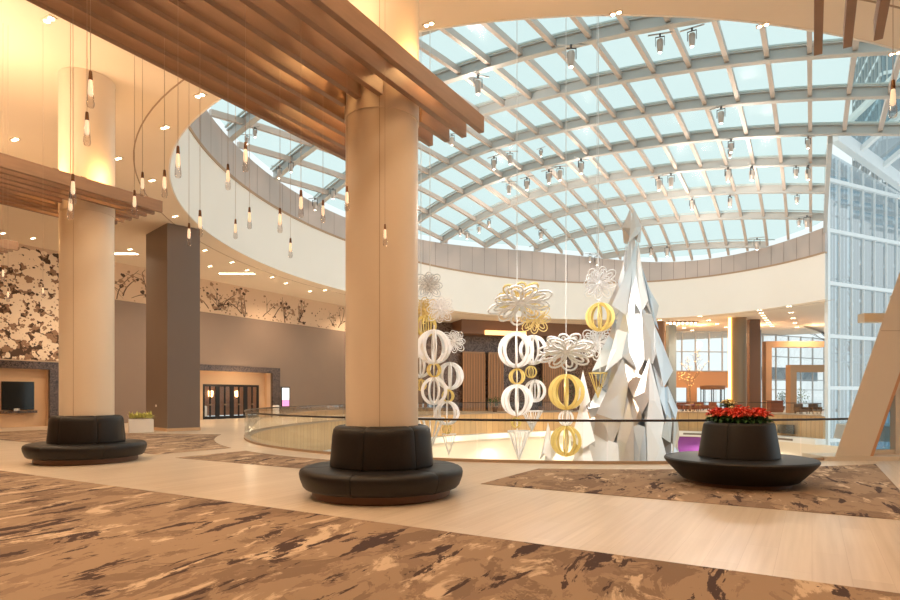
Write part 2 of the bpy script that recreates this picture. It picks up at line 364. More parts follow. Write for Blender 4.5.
for q in range(7):
    tl = thing('wall_lamp', 'small amber lamp glowing behind the entrance doors, '+ORD[q]+' from the left', 'lamp', SW(29+q*2.6, WW-6.9, 1.75)); MB().lathe([(0, -.25), (.16, -.2), (.2, .25), (0, .3)], 12).build('shade', 'amber_lamp', tl, smooth=True); MB().lathe([(0, -.4), (.05, -.4), (.05, -.2), (0, -.2)], 8).build('stem', 'black_metal', tl)
light('POINT', 'vestibule_light', SW(28, WW-5.5, 2.8), 140, shadow_soft_size=.3)
light('POINT', 'vestibule_front_light', SW(28.5, WW+1.5, 2.9), 90, shadow_soft_size=.2)
wallbox('wall_back', -12.4, -12, -40, 14, 0, CEIL, 'peach_wall')
wallbox('wall_right', -12, 16.5, 14, 14.4, 0, CEIL, 'peach_wall')
# doors of the vestibule
dr = thing('door_1', 'row of black framed glass entrance doors under the dark stone surround', 'doors', SW(28.6, WW-.68))
for i in range(4):
    a = 26.22+i*1.205; D0, D1 = WW-.72, WW-.62
    f = MB(); f.swbox(a, a+.15, D0, D1, 0, 2.4); f.swbox(a+1.05, a+1.2, D0, D1, 0, 2.4); f.swbox(a+.15, a+1.05, D0, D1, 2.26, 2.4); f.swbox(a+.15, a+1.05, D0, D1, 0, .2); f.swbox(a+.57, a+.64, D0, D1, .2, 2.26)
    f.build('door_leaf', 'black_metal', dr, world=True)
    MB().swbox(a+.15, a+1.05, WW-.68, WW-.66, .2, 2.26).build('pane', 'window_glass', dr, world=True)
    MB().swbox(a+.5, a+.7, D1, D1+.05, .95, 1.05).build('push_bar', 'gold', dr, world=True)
dr['kind'] = 'structure'
# wall screen with its ledge
t = thing('wall_screen', 'black wall screen above a dark ledge in the peach recess at left', 'screen', SW(14.9, WW-.2, 1.1))
MB().swbox(14.2, 15.68, WW-.2, WW-.12, .9, 2.34).build('panel', 'screen_off', t, world=True, bevel=.01)
MB().swbox(14.1, 15.75, WW-.2, WW+.05, .72, .84).build('ledge', 'dark_stone', t, world=True)
MB().swbox(14.7, 14.95, WW-.1, WW-.02, .84, .96).build('tap_fitting', 'steel_grey', t, world=True)
# digital sign
t = thing('digital_sign', 'lit portrait display with pink lower band on the taupe wall', 'sign', SW(32.9, WW+.13, .9))
MB().swbox(32.5, 33.35, WW+.12, WW+.2, .75, 2.3).build('frame', 'black_metal', t, world=True)
MB().swbox(32.57, 33.28, WW+.2, WW+.21, 1.3, 2.22).build('screen', 'screen_on', t, world=True)
MB().swbox(32.57, 33.28, WW+.2, WW+.21, .82, 1.28).build('lower_screen', 'screen_pink', t, world=True)
mb = MB(); mb.lathe([(0, 0), (.2, 0), (.24, .08), (.24, .16), (0, .2)], 16); o = mb.build('round_mark', 'leaf_green', t); o.rotation_euler = (PI/2, 0, 0); o.scale = (1, .3, 1)
o.location = SW(32.92, WW+.2, 1.72)-t.location; o.rotation_euler = (PI/2, 0, PI/2-TH); o.scale = (.9, 1.1, .05)

# mural print: one flat printed pattern on the wall
def mural():
    mb = MB(); R = random.Random(3)
    def ok(s, z):
        if z > CEIL-.08 or s < 6 or s > 51.8: return False
        return z > (3.45 if s < 17.2 else 7.25)
    def poly(pts, mi, e):
        if all(ok(*p) for p in pts): mb.add([SW(p[0], WW+.004+e, p[1]) for p in pts], [tuple(range(len(pts)))], mi)
    def blob(s, z, r, mi, e):
        n = 9; a0 = R.random()*6; poly([(s+r*1.2*R.uniform(.45, 1.1)*math.cos(a0+2*PI*k/n), z+r*R.uniform(.45, 1.1)*math.sin(a0+2*PI*k/n)) for k in range(n)], mi, e)
    def branch(s, z, a, L, th, dep):
        n = max(3, int(L/.25))
        for i in range(n):
            a += R.uniform(-.22, .22); s2, z2 = s+math.cos(a)*L/n, z+math.sin(a)*L/n; t2 = th*(1-.7*i/n)
            nx, nz = -math.sin(a)*t2, math.cos(a)*t2
            poly([(s-nx, z-nz), (s2-nx*.9, z2-nz*.9), (s2+nx*.9, z2+nz*.9), (s+nx, z+nz)], 0, .003)
            if R.random() < .42: blob(s2+R.uniform(-.25, .25), z2+R.uniform(-.25, .25), R.uniform(.06, .17), R.choice([0, 1, 1]), .006+R.random()*.01)
            if s2 < 17.2 and R.random() < .30:
                blob(s2+R.uniform(-.5, .5), z2+R.uniform(-.5, .5), R.uniform(.12, .28), 2, .02+R.random()*.004)
            if dep > 0 and R.random() < .35: branch(s2, z2, a+R.choice([-1, 1])*R.uniform(.5, 1.1), L*.55, t2*.7, dep-1)
            s, z = s2, z2
    def flower(s, z, r, e):
        a0 = R.random()*6; k_f = R.random() < .7
        for q in range(5):
            a = a0+q*2*PI/5+R.uniform(-.2, .2); cs, cz = s+r*.55*math.cos(a), z+r*.55*math.sin(a); pr = r*R.uniform(.36, .5)
            poly([(cs+pr*math.cos(2*PI*i/7), cz+pr*math.sin(2*PI*i/7)) for i in range(7)], 2 if k_f else 1, e+q*.0003)
        poly([(s+r*.16*math.cos(2*PI*i/6), z+r*.16*math.sin(2*PI*i/6)) for i in range(6)], 1, e+.002)
    for k in range(3200):
        s = R.uniform(6, 17.3); z = 3.45+5.8*R.random()**1.7; blob(s, z, R.uniform(.08, .32), R.choice([0, 0, 1]), .001+R.random()*.001)
    for k in range(44):
        s = R.uniform(6, 17); branch(s, R.uniform(2.8, 7.6), R.uniform(.2, 2.9), R.uniform(2, 4.2), R.uniform(.04, .09), 2)
    for k in range(340):
        s = R.uniform(6, 17.3); z = 3.45+5.4*R.random()**1.3; flower(s, z, R.uniform(.10, .22), .024+R.random()*.012)
    for k in range(500):
        s = R.uniform(6, 17.5); z = 3.4+6*R.random()**1.2; blob(s, z, R.uniform(.03, .10), R.choice([0, 1, 1]), .04+R.random()*.01)
    for k in range(34):
        s = R.uniform(17, 45); branch(s, 7.26, R.uniform(.6, 2.5), R.uniform(1.3, 2.4), R.uniform(.03, .055), 2)
    for k in range(300):
        s = R.uniform(17.5, 50); z = 7.3+1.7*R.random()**1.5; blob(s, z, R.uniform(.03, .08), R.choice([0, 1, 1]), .024+R.random()*.01)
    o = mb.build('wall_mural_print', ['mural_dark', 'mural_mid', 'mural_light'], fix=False); return struct(o)
mural()

# far walls and glazing
mb = MB()
A, B = Vector((-3.2, 62.6, 0)), Vector((18.5, 70, 0)); 
def vwall(mb, A, B, z0, z1, th=.3, mi=0):
    n = (B-A).normalized(); q = Vector((-n.y, n.x, 0))*th
    return mb.prism([A, B, B+q, A+q], z0, z1, mi)
vwall(mb, A, B, 0, CEIL); struct(mb.build('wall_far', 'brown_stone'))
mb = MB(); vwall(mb, B, Vector((26, 71.5, 0)), 0, CEIL); struct(mb.build('wall_far_wood', 'wood_panel'))
def onwall(x, off=0):   # point on the far wall seen at image column x, off metres in front of it
    r = (x-450)/F; n = (B-A); k = (r*A.y-A.x)/(n.x-r*n.y); P = A+n*k; q = Vector((n.y, -n.x, 0)).normalized(); return P+q*off
wdirn = (B-A).normalized()
# fluted wood panels standing against the far wall
for k, (x0, x1, lab) in enumerate([(461, 482, 'tall slatted wood panel right of the left ornament stack'), (486, 500, 'tall narrow slatted wood panel between the two ornament stacks'), (540, 560, 'wood panel behind the gold hanging sphere')]):
    p0, p1 = onwall(x0, .8), onwall(x1, .8); L = (p1-p0).length; t = thing('slatted_screen', lab.replace('panel', 'screen'), 'screen', (p0+p1)/2)
    mb = MB(); vwall(mb, p0, p1, 0, 6.3 if k < 2 else 5.8, .35); mb.build('backing', 'wood_panel', t, world=True)
    n = int(L/.28); mb = MB()
    for i in range(n+1): 
        c = p0.lerp(p1, i/n)-Vector((0, .06, 0)); mb.box((c.x, c.y, 3.05), (.09, .14, 6.1))
    tag(mb.build('slats', 'orange_clad', t, world=True))
mb = MB(); p0, p1 = onwall(452, 3.0), onwall(600, 3.0); vwall(mb, p0, p1, 8.0, 9.4, 3.0); struct(mb.build('ceiling_bulkhead', 'brown_clad'))
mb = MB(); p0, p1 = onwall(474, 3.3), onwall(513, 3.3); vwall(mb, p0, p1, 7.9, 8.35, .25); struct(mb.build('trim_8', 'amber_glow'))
# low bar furniture of the far cafe
def glazing(name, P, Q, z0, z1, cols, rows, fr=.1, fm='steel_grey', gm='window_glass', colw=None, dep=.18):
    P, Q = Vector(P), Vector(Q); t = bpy.data.objects.new(name, None); C.objects.link(t); t.location = (P.x, P.y, z0); t['kind'] = 'structure'
    n = (Q-P).normalized(); ang = math.atan2(n.y, n.x); R = Matrix.Rotation(ang, 3, 'Z'); L = (Q-P).length
    mb = MB()
    for i in range(cols+1):
        c = P.lerp(Q, i/cols); mb.box((c.x, c.y, (z0+z1)/2), (fr, dep, z1-z0), R)
    for z in rows:
        c = (P+Q)/2; mb.box((c.x, c.y, z), (L, dep, fr), R)
    mb.build('frame', fm, t, world=True)
    mb = MB(); q = Vector((-n.y, n.x, 0))*.01; mb.prism([P-q, Q-q, Q+q, P+q], z0, z1); mb.build('pane', gm, t, world=True); return t
glazing('window_1', (26, 71.5, 0), (34.5, 72.5, 0), 4.6, CEIL, 5, [4.6, 6.9, CEIL-.1])
glazing('window_2', (34.5, 72.5, 0), (50.5, 81, 0), 0, CEIL, 7, [.1, 2.4, 3.7, 6.6, CEIL-.1])
mb = MB(); vwall(mb, Vector((26, 71.5, 0)), Vector((34.5, 72.5, 0)), 2.6, 4.6); vwall(mb, Vector((26, 71.5, 0)), Vector((26.6, 71.57, 0)), 0, 2.6); vwall(mb, Vector((28.4, 71.78, 0)), Vector((29.6, 71.9, 0)), 0, 3.2); struct(mb.build('wall_entrance', 'orange_clad'))
mb = MB(); c = Vector((40, 76, 4.3)); n = Vector((16, 8.5, 0)).normalized(); vwall(mb, Vector((35, 73.6, 0)), Vector((50, 81.6, 0)), 3.6, 5.3, .3); struct(mb.build('wall_canopy_outside', 'tower_grey'))

# ------------------------------------------------------------------ glass dome
t = thing('glass_dome', 'curved glass roof of pale panes on grey ribs over the atrium', 'glass roof', SW(EC[0], EC[1], BAND+1))
def wr(s):
    k = 1-((s-EC[0])/(RA+.1))**2
    if k <= 0: return None
    h = (RB+.1)*math.sqrt(k); lo, hi = EC[1]-h, EC[1]+h
    if s > 41.0: hi = min(hi, .85)
    return lo, hi
for i in range(-4, 7):
    s = 30.85+4.94*i; r_ = wr(s)
    if not r_ or r_[1]-r_[0] < 2: continue
    n = 30; pts = [SW(s, r_[0]+(r_[1]-r_[0])*q/n, dome(s, r_[0]+(r_[1]-r_[0])*q/n)) for q in range(n+1)]
    mb = MB(); mb.beam(pts, UD, .09, -.05, .42); mb.beam(pts, UD, .17, -.10, -.02); mb.beam(pts, UD, .19, .40, .46)
    mb.build('rib', 'steel_grey', t, world=True)
sg = []
for j in range(-17, 5):
    w = -.09+1.66*j; k = 1-((w-EC[1])/(RB+.1))**2
    if k <= .02: continue
    h = (RA+.1)*math.sqrt(k); lo, hi = EC[0]-h, EC[0]+h
    if w > .85: hi = min(hi, 41.0)
    n = 30; pts = [SW(lo+(hi-lo)*q/n, w, dome(lo+(hi-lo)*q/n, w)) for q in range(n+1)]
    mb = MB(); mb.beam(pts, WD, .10, .05, .36); mb.build('purlin', 'purlin_beige', t, world=True)
mb = MB(); ns, nw = 60, 34; s0, s1 = EC[0]-RA+.02, EC[0]+RA-.02
for i in range(ns+1):
    a = PI*i/ns; s = (s0+s1)/2-(s1-s0)/2*math.cos(a); lo, hi = wr(s)
    for q in range(nw+1):
        w = lo+(hi-lo)*q/nw; mb.v.append(SW(s, w, dome(s, w)+.47))
for i in range(ns):
    for q in range(nw): a = i*(nw+1)+q; mb.f.append((a, a+1, a+nw+2, a+nw+1)); mb.m.append(0)
mb.build('glazing', 'dome_glass', t, world=True, smooth=True)
mb = MB()                       # pane frames: slim edges beside the ribs
for i in range(-4, 7):
    for d in (-.42, .42):
        s = 30.85+4.94*i+d; r_ = wr(s) if abs(s-EC[0]) < RA else None
        if r_: 
            n = 30; mb.beam([SW(s, r_[0]+(r_[1]-r_[0])*q/n, dome(s, r_[0]+(r_[1]-r_[0])*q/n)) for q in range(n+1)], UD, .05, .38, .46)
mb.build('pane_edges', 'frame_teal', t, world=True)
mb = MB(); mb.beam([SW(41+.65*q, .9, dome(41+.65*q, .85)) for q in range(28)], WD, .12, -.5, .5); mb.build('edge_beam', 'steel_grey', t, world=True)

# ------------------------------------------------------------------ glass facade at right
P0 = Vector((31.3, 50, 0)); FD = Vector((.902, .431, 0))
t = thing('glass_facade', 'tall bluish glass facade with white horizontals right of the atrium', 'glass facade', P0)
FR = Matrix.Rotation(math.atan2(FD.y, FD.x), 3, 'Z')
def fp(u, z, off=0): return P0+FD*u+Vector((FD.y, -FD.x, 0))*off+Vector((0, 0, z))
mb = MB(); mb.add([fp(0, -7), fp(24, -7), fp(24, EYE+16), fp(0, EYE+20.5)], [(0, 1, 2, 3)]); mb.build('glazing', 'bluish_glass', t, world=True)
R = random.Random(5); mb = MB(); mb2 = MB()
for i in range(56):
    u = i*.42+R.uniform(-.05, .05); ht = EYE+20.3-u*.19
    (mb if i % 4 else mb2).box(fp(u, (ht-7)/2, -.12 if i % 4 else .05), (.06 if i % 4 else .06, .2, ht+7), FR)
mb.build('fins', 'fin_blue', t, world=True); mb2.build('mullions', 'white_steel', t, world=True)
for z in (EYE-3.7, EYE+.67, EYE+5.0, EYE+9.4, EYE+13.8, EYE+18.0):
    MB().box(fp(12 if z < 16 else 6, z, .1), (24 if z < 16 else 12, .3, .30), FR).build('transom', 'white_steel', t, world=True)
for z in (EYE+2.9, EYE+3.6, EYE+9.9, EYE+15.2, EYE+16.4):
    MB().box(fp(12 if z < 16 else 6, z, -.1), (24 if z < 16 else 12, .1, .12), FR).build('inner_rail', 'tower_grey', t, world=True)
MB().box(fp(0, 7, .15), (.3, .3, 28), FR).build('corner_mullion', 'white_steel', t, world=True)
# white truss and glazed hip roof above it
t = thing('white_truss', 'white sloping steel truss under teal roof panes, top right', 'truss', fp(0, EYE+20))
a, b = fp(-.4, EYE+21.3, 1), fp(22, EYE+15.4, 1)
mb = MB(); mb.beam([a, b], Vector((FD.y, -FD.x, 0)), .3, -.55, .55); mb.build('chord', 'white_steel', t, world=True)
up = []
for k in range(8):
    p = a.lerp(b, k/7); q = p+Vector((2.0, -7, 3.2)); up.append((p, q)); mb = MB(); mb.tube([p, q], .28, 4); mb.build('strut', 'white_steel', t, world=True)
mb = MB(); mb.add([a, b, up[-1][1], up[0][1]], [(0, 1, 2, 3)]); mb.v = [p+Vector((0, 0, .4)) for p in mb.v]; mb.build('roof_panes', 'bluish_glass', t, world=True)
# tower outside
t = thing('office_tower', 'blue-grey glass tower rising outside beyond the dome', 'building', (78, 90, -.3), -.4)
MB().box((0, 0, 31), (26, 18, 62)).build('body', 'tower_grey', t)
mb = MB()
for k in range(24):
    mb.box((-11+k*.0, -9.15, 1), (.1, .1, .1)) if k == 0 else None
for k in range(20): mb.box((0, -9.1, 2+k*3.1), (25.8, .3, .5)); mb.box((-13.1, 0, 2+k*3.1), (.3, 17.8, .5))
mb.build('spandrels', 'white_steel', t)
mb = MB()
for k in range(13): mb.box((-12.5+k*2.08, -9.2, 31), (.15, .3, 61))
for k in range(9): mb.box((-13.2, -8.5+k*2.1, 31), (.3, .15, 61))
mb.build('mullions', 'steel_grey', t)

# outdoors ground and bare trees
MB().prism([(-80, 83), (160, 83), (160, 260), (-80, 260)], -.6, -.3).build('ground_outside', 'snow')['kind'] = 'structure'
MB().prism([(34, 52), (160, 52), (160, 82.9), (56, 82.9)], -7.4, -7.1).build('ground_lower_outside', 'snow')['kind'] = 'structure'
def bare_tree(loc, h, lab, seed, m='bark', th=.16, group=None, leafm=None):
    R = random.Random(seed); t = thing('bare_tree', lab, 'tree', loc, group=group); mb = MB()
    def br(p, d, L, r, dep):
        q = p+d*L; mb.tube([p, (p+q)/2+Vector((R.uniform(-.05, .05)*L,)*3), q], [r, r*.85, r*.65], 5)
        tips.append(q)
        if dep:
            for _ in range(4 if h > 12 else 3): br(q if _ else (p+q)/2, (d+Vector((R.uniform(-.9, .9), R.uniform(-.9, .9), R.uniform(-.05, .6)))).normalized(), L*R.uniform(.5, .75), r*.6, dep-1)
    tips = []; br(Vector((0, 0, 0)), Vector((0, 0, 1)), h*.4, th, 4); mb.build('branches', m, t)
    return t, tips
for k, (x, D, h, lab) in enumerate([(852, 84, 17, 'bare winter tree outside, nearest the facade corner'), (862, 73, 14, 'bare winter tree outside behind the middle of the blue facade'), (878, 92, 17, 'bare winter tree outside left of the leaning column top'), (893, 77, 15, 'bare winter tree outside behind the leaning column')]):
    bare_tree(((x-450)/F*D, D, -.3 if D > 83 else -7.1), h+6, lab, 40+k)

# ------------------------------------------------------------------ columns, canopies, benches
ROW = [('mid', 7.84, -6.03), ('left', 8.0, -15.4), ('right', 8.0, 1.37), ('farleft', 8.0, -22.9)]
CR = .59
def column(s, w, lab):
    p = SW(s, w); t = thing('round_column', lab, 'column', p)
    MB().lathe([(0, 0), (CR, 0), (CR, 6.05), (0, 6.05)], 64).build('shaft', 'column_clad', t, smooth=True)
    MB().lathe([(0, 6.05), (CR+.015, 6.05), (CR+.015, CEIL-.005), (0, CEIL-.005)], 64).build('upper_sleeve', 'column_clad', t, smooth=True)
    mb = MB()
    for a in (.05, .05+2*PI/3, .05+4*PI/3):
        mb.box(((CR+.001)*math.sin(a), -(CR+.001)*math.cos(a), 3.02), (.008, .008, 6.04), Matrix.Rotation(a, 3, 'Z')); mb.box(((CR+.016)*math.sin(a), -(CR+.016)*math.cos(a), 7.7), (.008, .008, 3.3), Matrix.Rotation(a, 3, 'Z'))
    mb.build('seam', 'seam', t); return t
column(7.84, -6.03, 'tall round tan column in the middle foreground with a black bench around it')
column(8.06, -15.33, 'tall round pale column at left with a black bench around it')
column(7.9, 1.62, 'round column just outside the right edge carrying the right canopy')
column(8.0, -22.9, 'round column just outside the left edge carrying the farthest canopy')
ZB, ZT = EYE+4.6, EYE+4.88
def canopy(cs, cw, w0, s1, lab, s0=-6.0, nsl=9, wid=2.65):
    t = thing('slatted_canopy', lab, 'canopy', SW(cs, cw, ZB)); w1 = w0+wid; step = wid/(nsl-1)
    for k in range(nsl):
        w = w0+k*step; half = .05; d = abs(w-cw); R_ = CR+.03
        segs = [(s0, s1)]
        if d < R_+half: h = math.sqrt(max(R_**2-max(d-half, 0)**2, 0)); segs = [(s0, cs-h), (cs+h, s1)]
        for a, b in segs:
            if b-a < .1: continue
            MB().swbox(a, b, w-half, w+half, ZB, ZT).build('edge_board' if k in (0, nsl-1) else 'slat', 'canopy_wood', t, world=True, bevel=.006)
    x = s1-.9; lst = []
    while x > s0: lst.append(x); x -= 1.45
    for x in lst:
        if abs(x-cs) < CR+.15: continue
        MB().swbox(x-.06, x+.06, w0+.2, w1-.2, ZT, ZT+.10).build('cross_bar', 'canopy_wood', t, world=True)
    for sg_ in (-1, 1): MB().swbox(cs+sg_*(CR+.09)-.06, cs+sg_*(CR+.09)+.06, w0+.2, w1-.2, ZT, ZT+.10).build('cross_bar', 'canopy_wood', t, world=True)
    return w0, step
CAN = [canopy(7.84, -6.03, -7.78, 9.28, 'long brown slatted canopy crossing the top left to the middle column', wid=2.83),
       canopy(8.06, -15.33, -16.62, 9.15, 'brown slatted canopy around the left column'),
       canopy(7.9, 1.62, .07, 9.5, 'slatted canopy ends in the top right corner seen from below'),
       canopy(8.0, -22.9, -24.2, 9.2, 'small distant end of a slatted canopy at the left edge')]
for (s_, w_) in [(7.84, -6.03), (8.06, -15.3), (7.9, 1.62), (8, -22.9)]:
    for a, b in ((0, .95), (0, -.95), (-.95, 0), (.95, 0)):
        light('POINT', 'canopy_uplight', SW(s_+a, w_+b, ZT+.35), 27, (1, .55, .2), shadow_soft_size=.08)
    for ds in (-3.5, -8.5):
        light('AREA', 'canopy_wash', SW(s_+ds, w_, ZT+.3), 210 if w_ > 0 else 150, WARM, rot=(PI, 0, -TH), shape='RECTANGLE', size=1.8, size_y=4.0)

def bench(loc, lab, kind='flat', rz=0):
    t = thing('round_bench', lab, 'bench', loc, rz); off = math.radians(-14)
    if kind == 'flat':
        MB().lathe([(CR+.02, 0), (1.10, 0), (1.12, .02), (1.12, .12), (CR+.02, .12)], 64).build('plinth', 'plinth_wood', t, smooth=True)
        sp = [(.70, .125), (1.18, .125), (1.235, .14), (1.27, .18), (1.315, .30), (1.325, .37), (1.31, .42), (1.27, .45), (1.22, .463), (.75, .47), (.70, .46)]
        bp = [(CR+.02, .47), (.79, .472), (.835, .478), (.84, .52), (.80, .98), (.785, 1.06), (.75, 1.105), (.70, 1.125), (CR+.04, 1.13), (CR+.02, 1.12)]
        for k in range(6):
            a0 = off+k*PI/3; g = .004
            MB().lathe(sp, 16, a0=a0+g/1.3, a1=a0+PI/3-g/1.3, pinch=.010).build('seat_cushion', 'leather', t, smooth=True)
            MB().lathe(bp, 16, a0=a0+g/.8, a1=a0+PI/3-g/.8, pinch=.010).build('back_cushion', 'leather', t, smooth=True)
    else:
        MB().lathe([(0, 0), (.86, 0), (.86, .07), (0, .07)], 64).build('plinth', 'plinth_wood', t, smooth=True)
        sp = [(0, .072), (.93, .072), (.98, .09), (1.24, .36), (1.285, .42), (1.29, .45), (1.27, .475), (1.22, .485), (0, .49)]
        MB().lathe(sp, 96).build('seat', 'leather', t, smooth=True)
        bp = [(.45, .49), (.665, .492), (.69, .50), (.685, .53), (.60, 1.07), (.585, 1.105), (.56, 1.12), (.50, 1.12), (.47, 1.08), (.45, .9)]
        for k in range(3):
            a0 = math.radians(-42)+k*2*PI/3; MB().lathe(bp, 32, a0=a0+.006, a1=a0+2*PI/3-.006, pinch=.01).build('back_cushion', 'leather', t, smooth=True)
        MB().lathe([(0, .9), (.455, .9), (.455, 1.06), (0, 1.06)], 40).build('soil', 'bark', t)
    return t
bench(SW(7.84, -6.03), 'round black leather bench wrapped around the middle column')
bench(SW(8.06, -15.33), 'round black leather bench wrapped around the left column')
BR = Vector((5.29, 11.0, 0)); bench(BR, 'round dark bench with red flowers planted in its middle', 'planter')

# poinsettias in the bench planter
def bract_plant(name, lab, loc, rz, m, r=.16, seed=1, group=None):
    R = random.Random(seed); t = thing(name, lab, 'plant', loc, rz, group)
    def leafs(mb, c, n, L, wd, el, tw=0):
        for i in range(n):
            a = 2*PI*i/n+tw+R.uniform(-.2, .2); e = el+R.uniform(-.2, .2); l = L*R.uniform(.8, 1.15)
            d = Vector((math.cos(a)*math.cos(e), math.sin(a)*math.cos(e), math.sin(e))); sd = Vector((-math.sin(a), math.cos(a), 0))*wd; u = Vector((0, 0, .012))
            q = c+d*l; m_ = c+d*l*.5
            mb.add([c, m_+sd+u, q-Vector((0, 0, .015)), m_-sd+u, m_-u*.4], [(0, 1, 4), (1, 2, 4), (2, 3, 4), (3, 0, 4)])
    mb = MB(); mg = MB()
    for k in range(7):
        a = k*2*PI/6; rr = 0 if k == 6 else r*.6; c = Vector((rr*math.cos(a), rr*math.sin(a), .10+R.uniform(-.02, .03)+(0.03 if k == 6 else 0)))
        leafs(mb, c, 6, .095, .026, .1); leafs(mb, c+Vector((0, 0, .015)), 5, .065, .02, .5, .5)
        leafs(mg, c-Vector((0, 0, .05)), 5, .10, .03, -.1, .3); mg.tube([(c.x*.3, c.y*.3, -.04), c], .006, 4)
    mb.build('bracts', m, t, fix=False); mg.build('leaves', 'leaf_green', t, fix=False); return t
red = bract_plant('poinsettia', 'red poinsettia at the middle of the bench planter', BR+Vector((0, 0, 1.14)), 0, 'bract_red', seed=2); red.scale = (1.3, 1.3, 1.6)
pos = [(.36*math.cos(a), .36*math.sin(a)) for a in [PI*2*i/9+.2 for i in range(9)]]
names = ['at the right edge', 'at the back right', 'at the back, right of the yellow one', 'at the back left', 'at the left edge', 'at the front left edge', 'at the front, left of centre', 'at the front, right of centre', 'at the front right edge']
for k, (x, y) in enumerate(pos): dup(red, BR+Vector((x, y, 1.09)), k*1.3, 'red poinsettia '+names[k]+' of the bench planter', 'red poinsettias in the bench planter')
red['group'] = 'red poinsettias in the bench planter'
bract_plant('poinsettia', 'pale yellow poinsettia rising behind the red ones in the bench planter', BR+Vector((-.12, .16, 1.38)), .4, 'bract_yellow', .13, 9)

# square pillar and planter box
t = thing('square_pillar', 'large square taupe pillar left of the middle column', 'pillar', (-12.75, 27, 0))
c0 = Vector((-12.72, 27, 0)); e1 = Vector((math.sin(math.radians(45)), math.cos(math.radians(45)), 0)); e2 = Vector((-math.cos(math.radians(45)), math.sin(math.radians(45)), 0))
def inter(c, d, xpix): r = (xpix-450)/F; return (r*c.y-c.x)/(d.x-r*d.y)
l1 = inter(c0, e1, 200); l2 = inter(c0, e2, 146)
MB().prism([c0, c0+e1*l1, c0+e1*l1+e2*l2, c0+e2*l2], .14, CEIL-.01).build('shaft', 'pillar_dark', t, world=True)
MB().prism([c0-(e1+e2)*.03, c0+e1*(l1+.03)-e2*.03, c0+e1*(l1+.03)+e2*(l2+.03), c0-e1*.03+e2*(l2+.03)], 0, .14).build('base', 'peach_wall', t, world=True)
pc = c0+e2*l2*.45-e1*.06+Vector((0, 0, 1.15)); MB().box(pc, (.14, .02, .10), Matrix.Rotation(PI/4*3, 3, 'Z')).build('socket_plate', 'white_paint', t, world=True)
t = thing('planter_box', 'white box planter with yellow-green leaves beside the square pillar', 'planter', (-13.55, 26.3, 0), .55)
MB().box((0, 0, .3), (.95, .7, .58)).build('box', 'white_paint', t, bevel=.01)
mb = MB(); R = random.Random(11)
for k in range(420):
    a = R.uniform(0, 6.28); e = R.uniform(.2, 1.3); L = R.uniform(.12, .28); c = Vector((R.uniform(-.42, .42), R.uniform(-.28, .28), .6+R.uniform(0, .12)))
    d = Vector((math.cos(a)*math.cos(e), math.sin(a)*math.cos(e), math.sin(e)))*L; sd = Vector((-math.sin(a), math.cos(a), 0))*.03; mb.add([c, c+d*.5+sd, c+d, c+d*.5-sd], [(0, 1, 2, 3)])
mb.build('leaves', 'leaf_lime', t, fix=False)
for (x, y, lab) in [(203.5, 419, 'white cylindrical bin between the square pillar and the entrance doors'), (276, 417.5, 'white cylindrical bin at the right foot of the dark stone surround')]:
    t = thing('litter_bin', lab, 'bin', onz(x, y, 0)); MB().lathe([(0, 0), (.22, 0), (.24, .05), (.24, .85), (.22, .9), (0, .9)], 24).build('body', 'white_paint', t, smooth=True); MB().lathe([(0, .9), (.17, .9), (.17, .93), (0, .93)], 20).build('lid', 'steel_grey', t, smooth=True)

# ------------------------------------------------------------------ carpets
def carpet(name, pts, lab):
    mb = MB(); mb.prism([tuple(p[:2]) for p in pts], .001, .008); return tag(mb.build(name, 'carpet'), lab, 'carpet')
def edge(w0, w1, off=1.2, n=14):
    L = []
    for i in range(n+1):
        w = w0+(w1-w0)*i/n; k = 1-((w-FC[1])/(FB+off))**2; L.append(SW(FC[0]-(FA+off)*math.sqrt(max(k, 0)), w))
    return L
carpet('patterned_carpet', [SW(6.02, -34.7), SW(-11.9, -34.7), SW(-11.9, 13.9), SW(6.02, 13.9)], 'large brown brush-patterned carpet filling the foreground')
carpet('patterned_carpet', [SW(9.62, -5.15)]+edge(-5.15, 1.27)+[SW(9.62, 1.27)], 'brown patterned carpet under the bench with red flowers')
carpet('patterned_carpet', [SW(9.62, -14.1)]+edge(-14.1, -8.3)+[SW(9.62, -8.3)], 'narrow patterned carpet behind the middle bench along the railing')
carpet('patterned_carpet', [SW(9.9, -15.3)]+edge(-15.3, -21.0, 1.2)+[SW(15.0, -25), SW(14.2, -31), SW(10.5, -31)], 'distant patterned carpet in front of the square pillar')

# ------------------------------------------------------------------ glass railing round the opening
t = thing('glass_railing', 'frameless glass railing with dark bronze top rail round the atrium opening', 'railing', EL(0, FA, FB))
RLa, RLb = FA+.12, FB+.12; LO, HI = -220, 41.3
mb = MB()
pts = [EL(p, RLa, RLb, 1.02) for p in phis(LO, HI, 240)]; mb.tube(pts, .028, 6); mb.build('top_rail', 'bronze_rail', t, world=True, smooth=True)
mb = MB(); P = phis(LO, HI, 240); vs = []
for p in P:
    for (d, z) in ((-.035, .001), (-.035, .07), (.035, .07), (.035, .001)): q = EL(p, RLa+d, RLb+d, z); vs.append(q)
mb.add(vs, [(i*4+q, i*4+(q+1) % 4, i*4+4+(q+1) % 4, i*4+4+q) for i in range(240) for q in range(4)]+[(0, 1, 2, 3), (960, 961, 962, 963)]); mb.build('base_channel', 'seam', t, world=True)
NP = 52
for k in range(NP):
    a0 = LO+(HI-LO)*k/NP; a1 = LO+(HI-LO)*(k+1)/NP-.12; P = phis(a0, a1, 4); vs = []
    for p in P: q = EL(p, RLa, RLb); vs += [(q.x, q.y, .07), (q.x, q.y, .995)]
    MB().add(vs, [(2*i, 2*i+2, 2*i+3, 2*i+1) for i in range(4)]).build('glass_panel', 'rail_glass', t, world=True)
